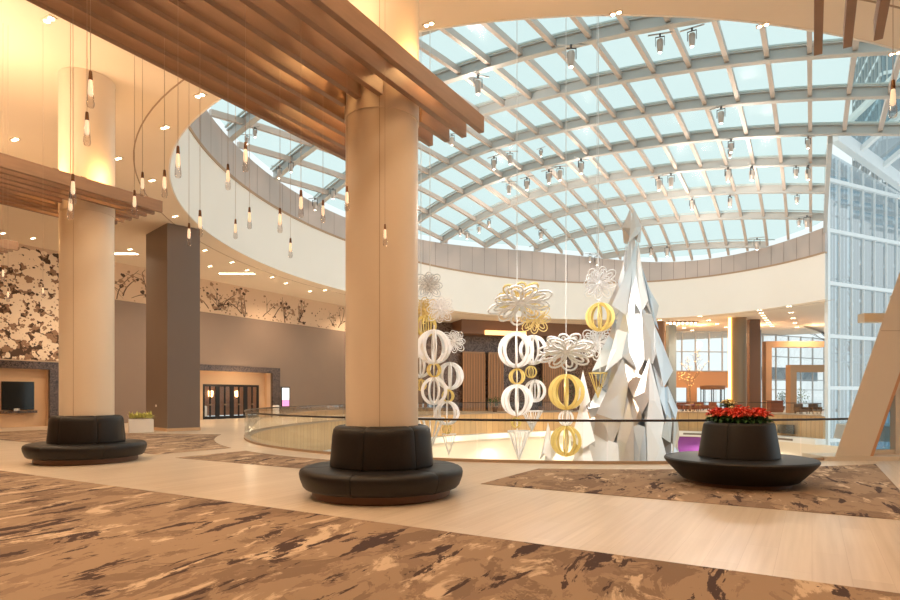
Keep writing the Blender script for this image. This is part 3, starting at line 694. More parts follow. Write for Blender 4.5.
e = EL(math.radians(HI), RLa, RLb); MB().box((e.x, e.y, .5), (.02, .02, .98)).build('end_post', 'seam', t, world=True)

# lower level details
for k, (d0, d1) in enumerate([(158, 168), (171, 181), (184, 194), (199, 209), (146, 153)]):
    t0 = ringwall('wall_vent_slot', FA-.93, FB-.93, -2.06, -1.90, .04, 'pillar_dark', lo=d0, hi=d1, n=10); struct(t0)
for k, (d0, d1, z1, m) in enumerate([(161, 170, -3.4, 'peach_wall'), (186, 192, -3.6, 'mural_paper'), (196, 203, -3.4, 'peach_wall')]):
    struct(ringwall('wall_lower_panel', FA-.24, FB-.24, -6.9, z1, .04, m, lo=d0, hi=d1, n=12))
struct(ringwall('wall_lower_purple', FA-.26, FB-.26, -6.9, -2.3, .04, 'purple', lo=175, hi=183, n=10))
for k in range(10):
    a = math.radians(-30-k*22); light('AREA', 'lower_cove_light', EL(a, FA-1.8, FB-1.8, -3.0), 110, (1, .80, .58), rot=(0, 0, 0), size=2.0)
# sign on wood fascia (black ticker board)
t = thing('wall_monitor', 'black monitor mounted on the wood slab edge right of the flower bench', 'screen', PX(786, 430, 50.5))
p0, p1 = PX(778, 430, 51.0), PX(794.5, 430, 49.5); d = (p1-p0).normalized(); q = Vector((d.y, -d.x, 0))
mb = MB(); vs = []
for p in (p0, p1):
    for z in (EYE-3.15, EYE-2.4): vs += [Vector((p.x, p.y, z)), Vector((p.x, p.y, z))+q*.1]
mb.add(vs, [(0, 1, 3, 2), (4, 6, 7, 5), (0, 4, 5, 1), (2, 3, 7, 6), (0, 2, 6, 4), (1, 5, 7, 3)]); mb.build('panel', 'screen_off', t, world=True)

# ------------------------------------------------------------------ leaning clad column at right with its window
t = thing('leaning_column', 'peach clad column leaning right behind the railing end', 'column', (9.9, 15.1, 0))
yf, yb = 14.9, 15.6; zt = CEIL-.01; lean = .352
def lx(z, x0): return x0+lean*z
mb = MB()
x0, x1 = 9.52, 10.40
vs = [(lx(z, x), y, z) for z in (.10, zt) for (x, y) in ((x0, yf), (x1, yf), (x1, yb), (x0+.58, yb))]
mb.add(vs, [(3, 2, 1, 0), (4, 5, 6, 7)]+[(i, (i+1) % 4, 4+(i+1) % 4, 4+i) for i in range(4)]); mb.build('cladding', 'column_clad', t, world=True, bevel=.01)
vs = [(lx(z, x), y, z) for z in (.10, zt) for (x, y) in ((x1+.003, yf+.06), (x1+.12, yf+.06), (x1+.12, yb), (x1+.003, yb))]
MB().add(vs, [(3, 2, 1, 0), (4, 5, 6, 7)]+[(i, (i+1) % 4, 4+(i+1) % 4, 4+i) for i in range(4)]).build('edge_strip', 'orange_clad', t, world=True)
MB().box((lx(3.2, 10.0), yf-.001, 3.22), (.84, .01, .012)).build('seam', 'seam', t, world=True)
mb = MB(); mb.box((10.72, 15.25, 3.58), (.55, .25, .22)); mb.build('bracket', 'column_clad', t, world=True)
MB().box((12.0, 15.35, .05), (5.4, 1.0, .10)).build('curb', 'column_clad', t, world=True)
tw = bpy.data.objects.new('window_3', None); C.objects.link(tw); tw.location = (11.2, 15.5, .1); tw['kind'] = 'structure'
mb = MB(); mb.box((11.5, 15.5, 2.15), (.13, .2, 4.1)); mb.box((12.7, 15.5, .16), (4.2, .14, .12)); mb.build('frame', 'column_clad', tw, world=True)
mb = MB(); mb.beam([(10.85, 15.45, .1), (12.1, 15.45, 4.1)], Vector((1, 0, 0)), .03, 0, .05); mb.build('rod', 'black_metal', tw, world=True)
mb = MB(); q_ = [(10.5, .1), (14.5, .1), (14.5, 4.2), (11.9, 4.2)]; mb.add([(a_, 15.59, b_) for a_, b_ in q_]+[(a_, 15.61, b_) for a_, b_ in q_], [(0, 1, 2, 3), (7, 6, 5, 4)]+[(i, (i+1) % 4, 4+(i+1) % 4, 4+i) for i in range(4)]); mb.build('pane', 'bluish_glass', tw, world=True)
MB().prism([(11.0, 16.4), (22, 16.4), (36, 34), (29, 34)], -.3, -.05).build('ground_beside', 'snow')['kind'] = 'structure'
mb = MB(); mb.lathe([(0, -.05), (1.6, -.05), (1.5, .5), (0, .55)], 24, (16.6, 23, 0)); tag(mb.build('round_planter', 'steel_grey', smooth=True), 'grey round form seen through the window right of the leaning column', 'planter')

# ------------------------------------------------------------------ far lobby furniture and structure
def xy(x, D): return Vector(((x-450)/F*D, D, 0))
t = thing('gold_column', 'bronze-gold round column with a lit strip in the far lobby', 'column', xy(737.5, 60))
MB().lathe([(0, 0), (.86, 0), (.86, CEIL-.01), (0, CEIL-.01)], 48).build('shaft', 'gold', t, smooth=True)
MB().box((-.95, -.35, CEIL/2), (.16, .3, CEIL-.05)).build('light_strip', 'led', t)
t = thing('lobby_pier', 'brown clad pier just right of the bronze-gold column', 'column', xy(752, 61.5)); MB().box((0, 0, (CEIL-.02)/2), (1.1, 1.2, CEIL-.02)).build('cladding', 'brown_clad', t, bevel=.02); MB().box((.85, .6, (CEIL-1)/2), (.45, .8, CEIL-1)).build('grey_fin', 'tower_grey', t)
t = thing('lobby_pier', 'brown round pier just right of the silver tree', 'column', xy(659, 63)); MB().lathe([(0, 0), (.6, 0), (.6, CEIL-.02), (0, CEIL-.02)], 32).build('shaft', 'brown_clad', t, smooth=True)
t = thing('lobby_pier', 'dark grey square pier left of the far windows', 'column', xy(671, 66)); MB().box((0, 0, (CEIL-.02)/2), (.85, .9, CEIL-.02)).build('shaft', 'tower_grey', t, bevel=.02)
# nested orange portals
for (D, xa, xb, yt, th_, lab) in [(62, 764, 850, 341.5, .62, 'tall orange portal frame in front of the far windows'), (57, 788, 850, 365, .68, 'smaller orange portal frame nested before the tall one')]:
    a = (xa-450)/F*D; z1 = EYE+(HY-yt)/F*D; t = thing('portal_frame', lab, 'frame', (a, D, 0)); L = (822-450)/F*D-a
    MB().box((.3, 0, z1/2), (.6, .8, z1)).build('post', 'orange_clad', t, bevel=.01); MB().box((.6+(L-.6)/2, 0, z1-th_/2), (L-.6, .8, th_)).build('lintel', 'orange_clad', t, bevel=.01)
# revolving door
t = thing('revolving_door', 'revolving door with a bronze canopy drum at the far entrance', 'door', xy(712.5, 69.5))
MB().lathe([(0, 2.35), (1.3, 2.35), (1.35, 2.4), (1.35, 2.8), (0, 2.85)], 32).build('canopy_drum', 'brown_clad', t, smooth=True)
mb = MB()
for k in range(8): a = k*PI/4+.3; mb.box((1.25*math.cos(a), 1.25*math.sin(a), 1.18), (.07, .07, 2.34))
mb.build('posts', 'black_metal', t)
MB().lathe([(1.24, .02), (1.24, 2.34)], 32).build('curved_glass', 'window_glass', t)
mb = MB(); mb.box((0, 0, 1.18), (2.3, .06, 2.3)); mb.box((0, 0, 1.18), (.06, 2.3, 2.3)); mb.build('wings', 'window_glass', t)
tt, tips = bare_tree(xy(690, 62), 6.2, 'thin indoor tree strung with tiny lights in the far lobby', 77, 'wood_panel', .07)
mb = MB()
for p in random.Random(4).sample(tips, 90): mb.ball(p, .045, 5, 3)
tag(mb.build('fairy_lights', 'amber_glow', tt), kind='stuff')
tt.name = 'lit_tree'
def armchair(loc, rz, lab, m, group=None):
    t = thing('armchair', lab, 'chair', loc, rz, group)
    MB().box((0, 0, .3), (.8, .8, .26)).build('seat', m, t, bevel=.04); MB().box((0, .34, .62), (.8, .16, .55)).build('backrest', m, t, bevel=.04)
    for s in (-1, 1): MB().box((s*.38, 0, .42), (.12, .8, .36)).build('armrest', m, t, bevel=.03)
    for i in (-1, 1):
        for j in (-1, 1): MB().box((i*.33, j*.33, .085), (.05, .05, .17)).build('leg', 'black_metal', t)
    return t
ch = armchair(xy(703, 66.5), .4, 'red armchair in front of the revolving door', 'chair_red')
dup(ch, xy(713, 66), -.3, 'red armchair nearest the bronze-gold column')
ch2 = armchair(xy(767, 63), 1.2, 'dark armchair beside the tall orange portal post', 'brown_clad')
dup(ch2, xy(801, 54), .1, 'dark armchair left of the pair inside the small orange portal'); dup(ch2, xy(815, 54), -.1, 'dark armchair right of the pair inside the small orange portal')
t = thing('reception_desk', 'reddish brown desk standing between the two orange portals', 'desk', xy(775, 59)); MB().box((0, 0, .55), (1.2, .8, 1.1)).build('body', 'chair_red', t, bevel=.02); MB().box((0, 0, 1.13), (1.3, .9, .06)).build('top', 'brown_clad', t)
def bush(loc, h, r, lab, m='leaf_green', seed=1, pot='brown_clad'):
    R = random.Random(seed); t = thing('potted_plant', lab, 'plant', loc); MB().lathe([(0, 0), (.22, 0), (.3, .5), (.26, .5), (0, .44)], 18).build('pot', pot, t, smooth=True)
    mb = MB()
    for k in range(260):
        u = Vector((R.gauss(0, 1), R.gauss(0, 1), R.gauss(0, 1))).normalized()*R.random()**.4; c = Vector((u.x*r, u.y*r, .5+h/2+u.z*h/2)); d = Vector((R.uniform(-1, 1), R.uniform(-1, 1), R.uniform(-.3, 1))).normalized()*.22; sd = d.cross(Vector((0, 0, 1)))*.3
        mb.add([c, c+d*.5+sd, c+d, c+d*.5-sd], [(0, 1, 2, 3)])
    mb.build('leaves', m, t, fix=False); MB().tube([(0, 0, .4), (0, 0, .5+h*.5)], .03, 6).build('stem', 'bark', t); return t
bush(xy(782, 66), 1.6, .55, 'dark green potted tree behind the desk between the portals', seed=1); bush(xy(799, 60), 1.9, .9, 'bushy dark plant inside the small orange portal', seed=2)
bush(xy(541, 63), 3.3, .8, 'tall potted tree between the middle ornament stack and gold sphere', seed=3); bush(xy(575, 65.5), 3.6, .9, 'tall potted tree behind the white paper tree', seed=4); bush(xy(495, 60), 1.0, .9, 'low dark potted shrub before the narrow slatted panel', seed=5)
R = random.Random(21); cols = ['chair_red', 'white_paint', 'tower_grey', 'purple', 'gold_paint', 'brown_clad']
kk = 0
for x in (677, 682, 687, 693, 698):
    t = thing('cafe_table', ORD[kk]+' small cafe table from the left in the far lobby', 'table', xy(x, 58.5+R.uniform(0, 1.5)), group='cafe tables in the far lobby'); kk += 1
    MB().lathe([(0, .7), (.32, .7), (.32, .74), (0, .74)], 20).build('table_top', R.choice(cols), t); MB().lathe([(0, .01), (.2, .01), (.03, .05), (.03, .7), (0, .7)], 12).build('pedestal', 'black_metal', t)
for k, x in enumerate((679.5, 684.5, 690, 695.5)):
    dup(ch, xy(x, 64.2), R.uniform(-1, 1), ORD[k]+' small red armchair from the left among the cafe tables', 'armchairs among the cafe tables')
# fluted planters along far edge
# ------------------------------------------------------------------ hanging ornaments
def ring_plate(mb, R0, R1, th, ang, n=40):
    c, s = math.cos(ang), math.sin(ang); vs = []
    for i in range(n):
        a = 2*PI*i/n
        for (r, y) in ((R0, -th), (R1, -th), (R1, th), (R0, th)):
            X, Z = r*math.cos(a), r*math.sin(a); vs.append((X*c-y*s, X*s+y*c, Z))
    mb.add(vs, [(i*4+q, i*4+(q+1) % 4, ((i+1) % n)*4+(q+1) % 4, ((i+1) % n)*4+q) for i in range(n) for q in range(4)]); return mb
def sphere_orn(loc, r, m, lab, rz=0.2, nr=4, group=None, sz=1):
    t = thing('cage_sphere_ornament', lab, 'ornament', loc, rz, group)
    for k in range(nr): ring_plate(MB(), r*.79, r, r*.035, k*PI/nr).build('ring', m, t, smooth=False).scale = (1, 1, sz)
    MB().tube([(0, 0, -r*sz), (0, 0, r*sz)], r*.05, 8).build('rod', m, t); return t
def flake_orn(loc, r, m, m2, lab, tilt=.5, rz=0, n=11, group=None):
    t = thing('snowflake_ornament', lab, 'ornament', loc, rz, group)
    for lay, (k0, rr, mm, off) in enumerate([(0, 1, m, -.14), (.5, .74, m2, .14)]):
        mb = MB()
        for k in range(n):
            a = 2*PI*(k+k0)/n; L = r*rr*(1 if k % 2 else .9)
            for sc_ in (1, .62):
                pts = []
                for q in range(14):
                    b = 2*PI*q/14; u = L*(.14+.43*(1 if sc_ == 1 else .78)*(1-math.cos(b))); v = L*(.21 if sc_ == 1 else .10)*math.sin(b)*(1.0+.35*(1-math.cos(b))*.5)
                    pts.append(Vector((u*math.cos(a)-v*math.sin(a), off*r*(.4+u/L*.8), u*math.sin(a)+v*math.cos(a))))
                mb.tube(pts, r*.034, 4, closed=True)
        o = mb.build('petal_loops', mm, t, fix=False); o.rotation_euler = (tilt, 0, 0)
    MB().ball((0, 0, 0), r*.17).build('hub', m, t, smooth=True); return t
def cone_orn(loc, r, h, m, lab, group=None, n=12):
    t = thing('wire_cone_ornament', lab, 'ornament', loc, 0, group)
    mb = MB(); mb.tube([(r*math.cos(2*PI*k/n), r*math.sin(2*PI*k/n), h) for k in range(n)], r*.07, 4, closed=True); mb.build('top_ring', m, t)
    mb = MB()
    for k in range(n): mb.tube([(r*math.cos(2*PI*k/n), r*math.sin(2*PI*k/n), h), (0, 0, 0)], r*.05, 4)
    mb.build('spokes', m, t); return t
W_, G_, S_ = 'ornament_white', 'gold_paint', 'ornament_silver'
OD = 20.0; U = OD/F
# (kind, x, y, r px, material, label, D)
orn = [('f', 429, 285, 15, S_, 'silver-white snowflake at the top of the left ornament stack', 20.6),
 ('f', 424, 310, 15, 'gold_glitter', 'gold snowflake half hidden by the middle column', 21.2), ('f', 440, 309, 15, W_, 'white snowflake second from top in the left stack', 19.6),
 ('s', 426, 326, 11, G_, 'gold ring sphere below the gold snowflake in the left stack', 20.8), ('s', 434, 347, 17.5, W_, 'large white ring sphere highest in the left stack', 19.7),
 ('f', 454, 341, 13, W_, 'white snowflake at the right side of the left stack', 20.6), ('s', 450, 376, 14, W_, 'white ring sphere at the right side of the left stack', 20.5),
 ('s', 420, 366, 12, W_, 'white ring sphere peeking out beside the middle column', 20.9), ('s', 434, 370, 7.5, G_, 'small gold ring sphere between white ones in the left stack', 19.7),
 ('s', 434, 391, 14, W_, 'white ring sphere low in the left stack above the rail', 19.7), ('s', 448, 396, 6.5, G_, 'tiny gold ring sphere at the right side of the left stack', 20.3),
 ('s', 421, 385, 6, G_, 'tiny gold ring sphere beside the middle column', 20.9), ('s', 447, 413, 12.5, W_, 'white ring sphere crossing the railing line in the left stack', 20.3),
 ('s', 447, 429, 5, G_, 'tiny gold ring sphere lowest in the left stack', 20.3),
 ('f', 520, 301, 33, W_, 'largest white snowflake on top of the second stack', 20.2), ('f', 535, 318, 17, 'gold_glitter', 'gold-edged snowflake tucked under the largest white one', 20.9),
 ('s', 516, 350, 18, W_, 'large white ring sphere under the largest snowflake', 19.8), ('s', 533, 350, 15, W_, 'white ring sphere behind the right side of the large one', 20.9),
 ('s', 517, 376.5, 8.3, G_, 'small gold ring sphere in the middle of the second stack', 19.8), ('s', 531, 372, 6.3, G_, 'tiny gold ring sphere right of the small gold one', 20.5),
 ('s', 517, 400, 16, W_, 'white ring sphere low in the second stack', 19.8), ('s', 535, 391, 11.5, W_, 'smaller white ring sphere right of the low one', 20.7), ('s', 516, 422.5, 5.5, G_, 'tiny gold ring sphere just below the rail in the second stack', 19.8),
 ('f', 566, 350, 31, W_, 'broad white snowflake over the large gold sphere', 20.3), ('s', 566.5, 392, 18, G_, 'largest gold ring sphere at the centre', 19.8), ('s', 566, 418, 8, W_, 'small white ring sphere between two gold ones', 19.8),
 ('s', 566, 441, 15.5, G_, 'gold ring sphere lowest at the centre, seen through the glass', 19.8),
 ('f', 599, 283, 19, S_, 'silver snowflake hanging highest, left of the silver tree', 21.2), ('s', 600, 317, 14.5, G_, 'gold ring sphere hanging left of the silver tree', 21.0), ('f', 597, 343, 19, W_, 'white snowflake hanging between broad snowflake and silver tree', 24.3)]
for k, (kd, x, y, r, m, lab, D) in enumerate(orn):
    p = PX(x, y, D); rr = r*D/F
    if kd == 's': sphere_orn(p, rr, m, lab, rz=.25+.37*k, group='hanging ring spheres')
    else: flake_orn(p, rr, m, 'gold_glitter' if (m == W_ and r > 25 and x < 550) else m, lab, tilt=.4 if r < 25 else 1.06, rz=.2*math.sin(k), n=9 if r > 25 else 8, group='hanging snowflakes')
for (x, yt, yb, r, m, lab, D) in [(532, 411, 431, 10.5, W_, 'small white wire cone pointing down beside the second stack', 20.6), (598, 373, 398, 9, G_, 'gold wire cone pointing down left of the silver tree', 21.4),
                                 (519, 431, 461, 11, W_, 'long white wire cone at the foot of the second stack', 19.8), (430, 418, 452, 14, W_, 'white wire cone at the foot of the left stack by the column', 19.7), (449, 434, 456, 7, W_, 'small white wire cone low in the left stack', 20.3)]:
    b = PX(x, yb, D); cone_orn(b, r*D/F, (yb-yt)*D/F, m, lab, group='hanging wire cones')
for (x, D, y1, y2, lab) in [(517, 20.2, 170, 290, 'thin cable holding the second ornament stack'), (566, 20.3, 200, 336, 'thin cable holding the broad snowflake'), (597, 24.3, 215, 330, 'thin cable holding the white snowflake beside the silver tree'), (598.5, 21.2, 215, 268, 'thin cable holding the silver snowflake'), (430, 20.6, 180, 272, 'thin cable holding the left ornament stack'), (421, 21.0, 180, 380, 'thin cable half hidden beside the middle column')]:
    a, b = PX(x, y2, D), PX(x, y2, D); s_, w_ = toSW(a.x, a.y); b = Vector((a.x, a.y, dome(s_, w_)))
    tag(MB().tube([a, b], .012, 5).build('hanging_cable', 'white_steel'), lab, 'cable')
for (x, D, ya, yb, lab) in [(517, 19.8, 316, 431, 'white rod running through the second ornament stack'), (566.3, 19.8, 360, 457, 'white rod running through the centre gold spheres'), (434, 19.7, 325, 418, 'white rod running through the left ornament stack'), (600, 21.3, 300, 373, 'gold rod above the gold wire cone')]:
    tag(MB().tube([PX(x, ya, D), PX(x, yb, D)], .02, 6).build('hanging_rod', 'ornament_white'), lab, 'rod')

# ------------------------------------------------------------------ big silver tree and white paper trees
def shard(mb, T, Lp, Rp, Mp, Bp, back):
    mb.add([T, Lp, Mp, Rp, Bp, back], [(0, 1, 2), (0, 2, 3), (1, 4, 2), (2, 4, 3), (0, 5, 1), (0, 3, 5), (1, 5, 4), (3, 4, 5)]); return mb
TD = 21.5
TB = PX(632, 462, TD); TB.z = -7.0; k_ = TD/F
t = thing('silver_tree', 'tall faceted silver tree sculpture rising through the atrium', 'sculpture', TB)
def zy(y): return EYE+(HY-y)*k_-TB.z
prof = [(207, 0), (240, .12), (300, .5), (345, .85), (400, 1.15), (462, 1.4), (640, 1.6)]
def rad(y):
    for (a, ra), (b, rb) in zip(prof, prof[1:]):
        if a <= y <= b: return ra+(rb-ra)*(y-a)/(b-a)
    return prof[-1][1]
mb = MB(); n = 8; vs = []
ys = [236, 262, 300, 345, 400, 462, 560, 640]
Rt = random.Random(12)
for q, y in enumerate(ys):
    for i in range(n): a = 2*PI*(i+.5*(q % 2))/n; vs.append((rad(y)*.8*math.cos(a), rad(y)*.8*math.sin(a), zy(y)))
fs = []
for q in range(len(ys)-1):
    for i in range(n):
        a, b, c, d = q*n+i, q*n+(i+1) % n, (q+1)*n+i, (q+1)*n+(i+1) % n
        fs += [(a, b, c), (b, d, c)] if q % 2 == 0 else [(a, b, d), (a, d, c)]
fs += [tuple(range(n))[::-1], tuple(range((len(ys)-1)*n, len(ys)*n))]
mb.add(vs, fs); mb.build('core', 'silver_smooth', t)
# front shards: each a solid kite with its own depth round the axis, and its twin on the far side
RP = [(200, 0), (228, .30), (244, .30), (262, .34), (310, .95), (367, 1.38), (410, 1.55), (440, 1.62), (475, 1.75), (560, 1.8), (640, 1.8)]
def rp(y):
    for (a, ra), (b, rb) in zip(RP, RP[1:]):
        if a <= y <= b: return ra+(rb-ra)*(y-a)/(b-a)
    return 1.8
def TV(x, y, f=1.0):
    dx = (x-632)*k_; r = rp(y)*f; return Vector((dx, -math.sqrt(max(r*r-dx*dx, .0009)), zy(y)))
SH = [('silver_white_refl', [(633, 207, .2), (626.5, 244, 1), (636, 236, 1.1), (641.5, 227, 1)]), ('silver_warm_refl', [(641.5, 227, 1), (636, 236, 1.0), (635, 243, .7), (640, 243, .7)]),
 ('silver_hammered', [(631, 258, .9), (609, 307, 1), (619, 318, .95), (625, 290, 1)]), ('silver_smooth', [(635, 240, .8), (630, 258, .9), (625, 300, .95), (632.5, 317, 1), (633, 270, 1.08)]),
 ('silver_white_refl', [(636, 240, .9), (633, 270, 1.08), (632.5, 317, 1.02), (641, 304, .95), (643.5, 317, .9), (640, 262, .9)]), ('silver_blue_refl', [(640, 262, .8), (643, 290, .9), (646, 318, .9), (652, 332, .9), (647, 290, .85)]),
 ('silver_smooth', [(646, 283, .7), (645, 300, .85), (648, 325, .9), (656, 307, 1)]), ('silver_white_refl', [(615, 330, .6), (606, 352, .9), (600, 373, .95), (613, 360, 1), (621, 336, .9)]),
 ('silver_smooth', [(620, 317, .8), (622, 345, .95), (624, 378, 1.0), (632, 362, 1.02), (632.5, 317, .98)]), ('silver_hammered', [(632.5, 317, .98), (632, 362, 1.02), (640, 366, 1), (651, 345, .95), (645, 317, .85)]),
 ('silver_blue_refl', [(619, 334, 1.0), (613, 358, 1.0), (624, 371, 1.08)]), ('silver_hammered', [(647, 330, .95), (644, 352, 1.02), (651, 388, 1.0), (670, 371, 1), (656, 345, .9)]),
 ('silver_smooth', [(614, 360, 1.0), (592, 413, 1), (611, 421, 1.05), (616, 384, 1.1)]), ('silver_warm_refl', [(613, 362, .9), (616, 384, 1.0), (622, 398, .95), (630, 378, .95), (624, 371, .9)]),
 ('silver_hammered', [(637, 360, 1.02), (621, 397, 1.05), (628, 413, 1.0), (634, 400, 1.08)]), ('silver_white_refl', [(637, 360, 1.02), (634, 400, 1.08), (631, 425, 1.06), (650, 418, 1.0), (646, 398, 1.0)]),
 ('silver_smooth', [(641, 366, .95), (646, 398, 1.0), (653, 414, .95), (653, 388, .95)]), ('silver_blue_refl', [(652, 388, .9), (653, 414, .95), (657, 440, .92), (662, 418, .9), (661, 387, .85)]),
 ('silver_smooth', [(661, 386, .85), (659, 402, .9), (668, 419, .95), (674, 409, 1)]), ('silver_warm_refl', [(593, 412, .95), (590, 433, 1), (603, 442, 1), (611, 421, .95)]),
 ('silver_smooth', [(616, 396, 1.0), (606, 435, 1.05), (605, 475, 1.05), (618, 475, 1.12), (619, 420, 1.12)]), ('silver_warm_refl', [(621, 398, .95), (619, 430, 1.0), (628, 416, 1.0), (627, 405, 1)]),
 ('silver_blue_refl', [(619, 420, 1.0), (617, 475, 1.05), (630, 475, 1.06), (631, 425, 1.0)]), ('silver_white_refl', [(631, 418, 1.08), (630, 475, 1.15), (658, 475, 1.0), (645, 432, 1.06), (650, 418, 1)]),
 ('silver_warm_refl', [(655, 414, .95), (645, 433, 1), (657, 440, .98), (662, 420, .93)]), ('silver_white_refl', [(600, 438, 1.0), (586, 475, 1.05), (606, 475, 1.12), (606, 440, 1.08)]),
 ('silver_warm_refl', [(664, 418, .95), (659, 455, .98), (676, 436, 1.0), (669, 420, 1)]), ('silver_smooth', [(659, 440, .95), (655, 475, 1.0), (672, 475, 1.0), (668, 450, 1.0)]), ('silver_white_refl', [(590, 430, .95), (582, 460, 1.02), (592, 475, 1.0), (601, 440, 1.0)])]
mat('silver_blue_refl', (.60, .69, .77), .3, .7)  # bluish reflection of the surroundings put into the facet colour
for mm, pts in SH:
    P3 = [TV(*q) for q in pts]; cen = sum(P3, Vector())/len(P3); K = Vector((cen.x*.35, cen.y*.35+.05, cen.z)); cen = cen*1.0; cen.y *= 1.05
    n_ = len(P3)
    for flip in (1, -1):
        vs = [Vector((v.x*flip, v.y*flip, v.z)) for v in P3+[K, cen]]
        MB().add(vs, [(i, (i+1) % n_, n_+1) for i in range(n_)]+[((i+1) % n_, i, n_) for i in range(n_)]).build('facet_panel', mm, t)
for (y0, y1, y2, r_, cnt) in [(480, 560, 620, 1.85, 7), (540, 600, 640, 1.85, 8)]:
    for i in range(cnt):
        a = 2*PI*i/cnt+y0; hw = PI/cnt; Q = lambda r, an, y: Vector((r*math.cos(an), r*math.sin(an), zy(y)))
        shard(MB(), Q(rp(y0)*.9, a, y0), Q(r_*.85, a-hw, y1), Q(r_*.85, a+hw, y1), Q(r_, a, y1), Q(r_*.8, a, y2), Q(.5, a, y1)).build('facet_panel', 'silver_smooth', t)
def paper_tree(x, ytop, D, wbase, lab, rz):
    p = PX(x, 462, D); p.z = -7.0; t = thing('paper_tree', lab, 'sculpture', p, rz); z0 = EYE+(HY-ytop)*D/F+7
    R = random.Random(int(x)); tiers_ = [(z0, z0-1.3, .28), (z0-.8, z0-2.6, .45), (z0-1.9, z0-4.2, .7), (z0-3.2, 0, wbase)]
    for (a, b, r) in tiers_:
        mb = MB(); n = 6; vs = [(0, 0, a)]+[(r*math.cos(2*PI*i/n), r*math.sin(2*PI*i/n), b+(.25 if i % 2 else 0)) for i in range(n)]+[(0, 0, b+.3)]
        mb.add(vs, [(0, 1+i, 1+(i+1) % n) for i in range(n)]+[(n+1, 1+(i+1) % n, 1+i) for i in range(n)]); mb.build('tier', 'ornament_white', t)
    return t
paper_tree(583, 370, 20.1, .85, 'white faceted paper tree left of the silver tree', .3)
paper_tree(548, 422, 20.5, .6, 'small white paper tree between the second stack and gold sphere', .8)

# ------------------------------------------------------------------ pendants
def lathe_part(prof, n, name, m, parent): return MB().lathe(prof, n).build(name, m, parent, smooth=True)
PEN = [(90.5, 71, 108), (87, 112, 146), (73, 174, 204), (70.5, 192, 220), (134.5, 190, 215), (142.5, 172, 197), (164.5, 170, 198), (178, 146, 178), (189, 223, 246), (200, 210, 237), (228, 164, 190), (245.5, 142, 172),
       (235.5, 219, 239), (249.5, 207, 229), (280, 208, 233), (290.5, 238, 258), (301, 190, 218), (323, 200, 223), (347, 186, 211), (385, 224, 246), (893, 80, 118), (3, 266, 282), (8, 288, 302), (43, 284, 298)]
order = sorted(range(len(PEN)), key=lambda i: PEN[i][0]); rank = {i: r for r, i in enumerate(order)}
base = None; L0 = .36
for i, (x, yt, yb) in enumerate(PEN):
    h = yb-yt; D = min(216/h, 12.5); r = (x-450)/F; kf = r*CS-SN
    if x == 385: D = 8.6
    w = D*kf; s = D*(CS+r*SN)
    for (w0, st) in CAN:
        if w0-.3 < w < w0+2.65+.3 and s < 9.7:
            k = round((w-w0)/st-.5); w2 = w0+(k+.5)*st
            D = w2/kf; break
    p = PX(x, yt, D); scl = h*D/F/L0
    lab = ('glass drop pendant hanging alone at the right edge' if x > 800 else 'slim glass drop pendant, '+ORD[rank[i]]+' from the left')
    if i == 0:
        base = thing('pendant_lamp', lab, 'pendant lamp', p, 0, 'glass drop pendants')
        lathe_part([(0, -.005), (.012, 0), (.016, -.01), (.021, -.085), (0, -.09)], 14, 'cap', 'cap_bronze', base)
        lathe_part([(.018, -.085), (.022, -.12), (.027, -.2), (.035, -.30), (.036, -.33), (.028, -.352), (.012, -.36), (0, -.36)], 18, 'glass_drop', 'drop_glass', base)
        lathe_part([(0, -.088), (.017, -.09), (.0215, -.13), (.024, -.20), (.02, -.235), (0, -.25)], 10, 'lamp_core', 'bulb_core', base)
        o = base
    else: o = dup(base, p, None, lab)
    o.scale = (scl,)*3
PENO = [o for o in C.objects if o.name.startswith('pendant_lamp')]
for o in PENO:
    L = (CEIL-.01-o.location.z)/o.scale[0]
    MB().tube([(0, 0, -.002), (0, 0, L)], .0032, 5).build('cord', 'cord', o)

# ------------------------------------------------------------------ recessed ceiling lamps
DL = [(49, 19, 2.6), (15, 139, 1), (3, 233, 1), (33, 238, 1), (118, 158, 1), (165, 127, 1), (200, 95, 1), (152, 180, 1), (175, 216, 1), (130, 249, 1), (210, 266, 1), (205, 250, 1), (429, 24, 1), (616, 13, 1), (763, 25, 1), (895, 53, 1),
      (247, 270, 1), (272, 277, 1), (286, 283, 1), (310, 291, 1), (325, 290, 1), (232, 262, 1)]
cap_ = None
def dlight(p, sc_, lab, rz=TH*-1):
    global cap_
    if cap_ is None:
        cap_ = thing('recessed_downlight', lab, 'ceiling light', p, rz, 'recessed ceiling lights'); MB().box((0, 0, -.012), (.42, .2, .022)).build('trim', 'lamp_trim', cap_)
        for sx in (-1, 1): MB().lathe([(0, -.035), (.065, -.035), (.065, -.024), (0, -.024)], 14, (sx*.1, 0, 0)).build('lens', 'lamp_on', cap_)
        cap_.scale = (sc_,)*3; return cap_
    return dup(cap_, p, rz, lab, scale=sc_)
DLs = sorted(DL)
nl = 0; 
left = [d for d in DLs if d[0] < 345]; right_ = [d for d in DLs if d[0] > 345]
for k, (x, y, sc_) in enumerate(left): dlight(onz(x, y, CEIL), .85, 'twin recessed ceiling light, '+ORD[k]+' from the left on the warm left ceiling' if sc_ < 2 else 'bright twin ceiling light in the top left corner')
for k, (x, y, sc_) in enumerate(right_): dlight(onz(x, y, CEIL), .62, 'twin recessed ceiling light, '+ORD[k]+' from the left along the near edge of the dome')
kk = 0
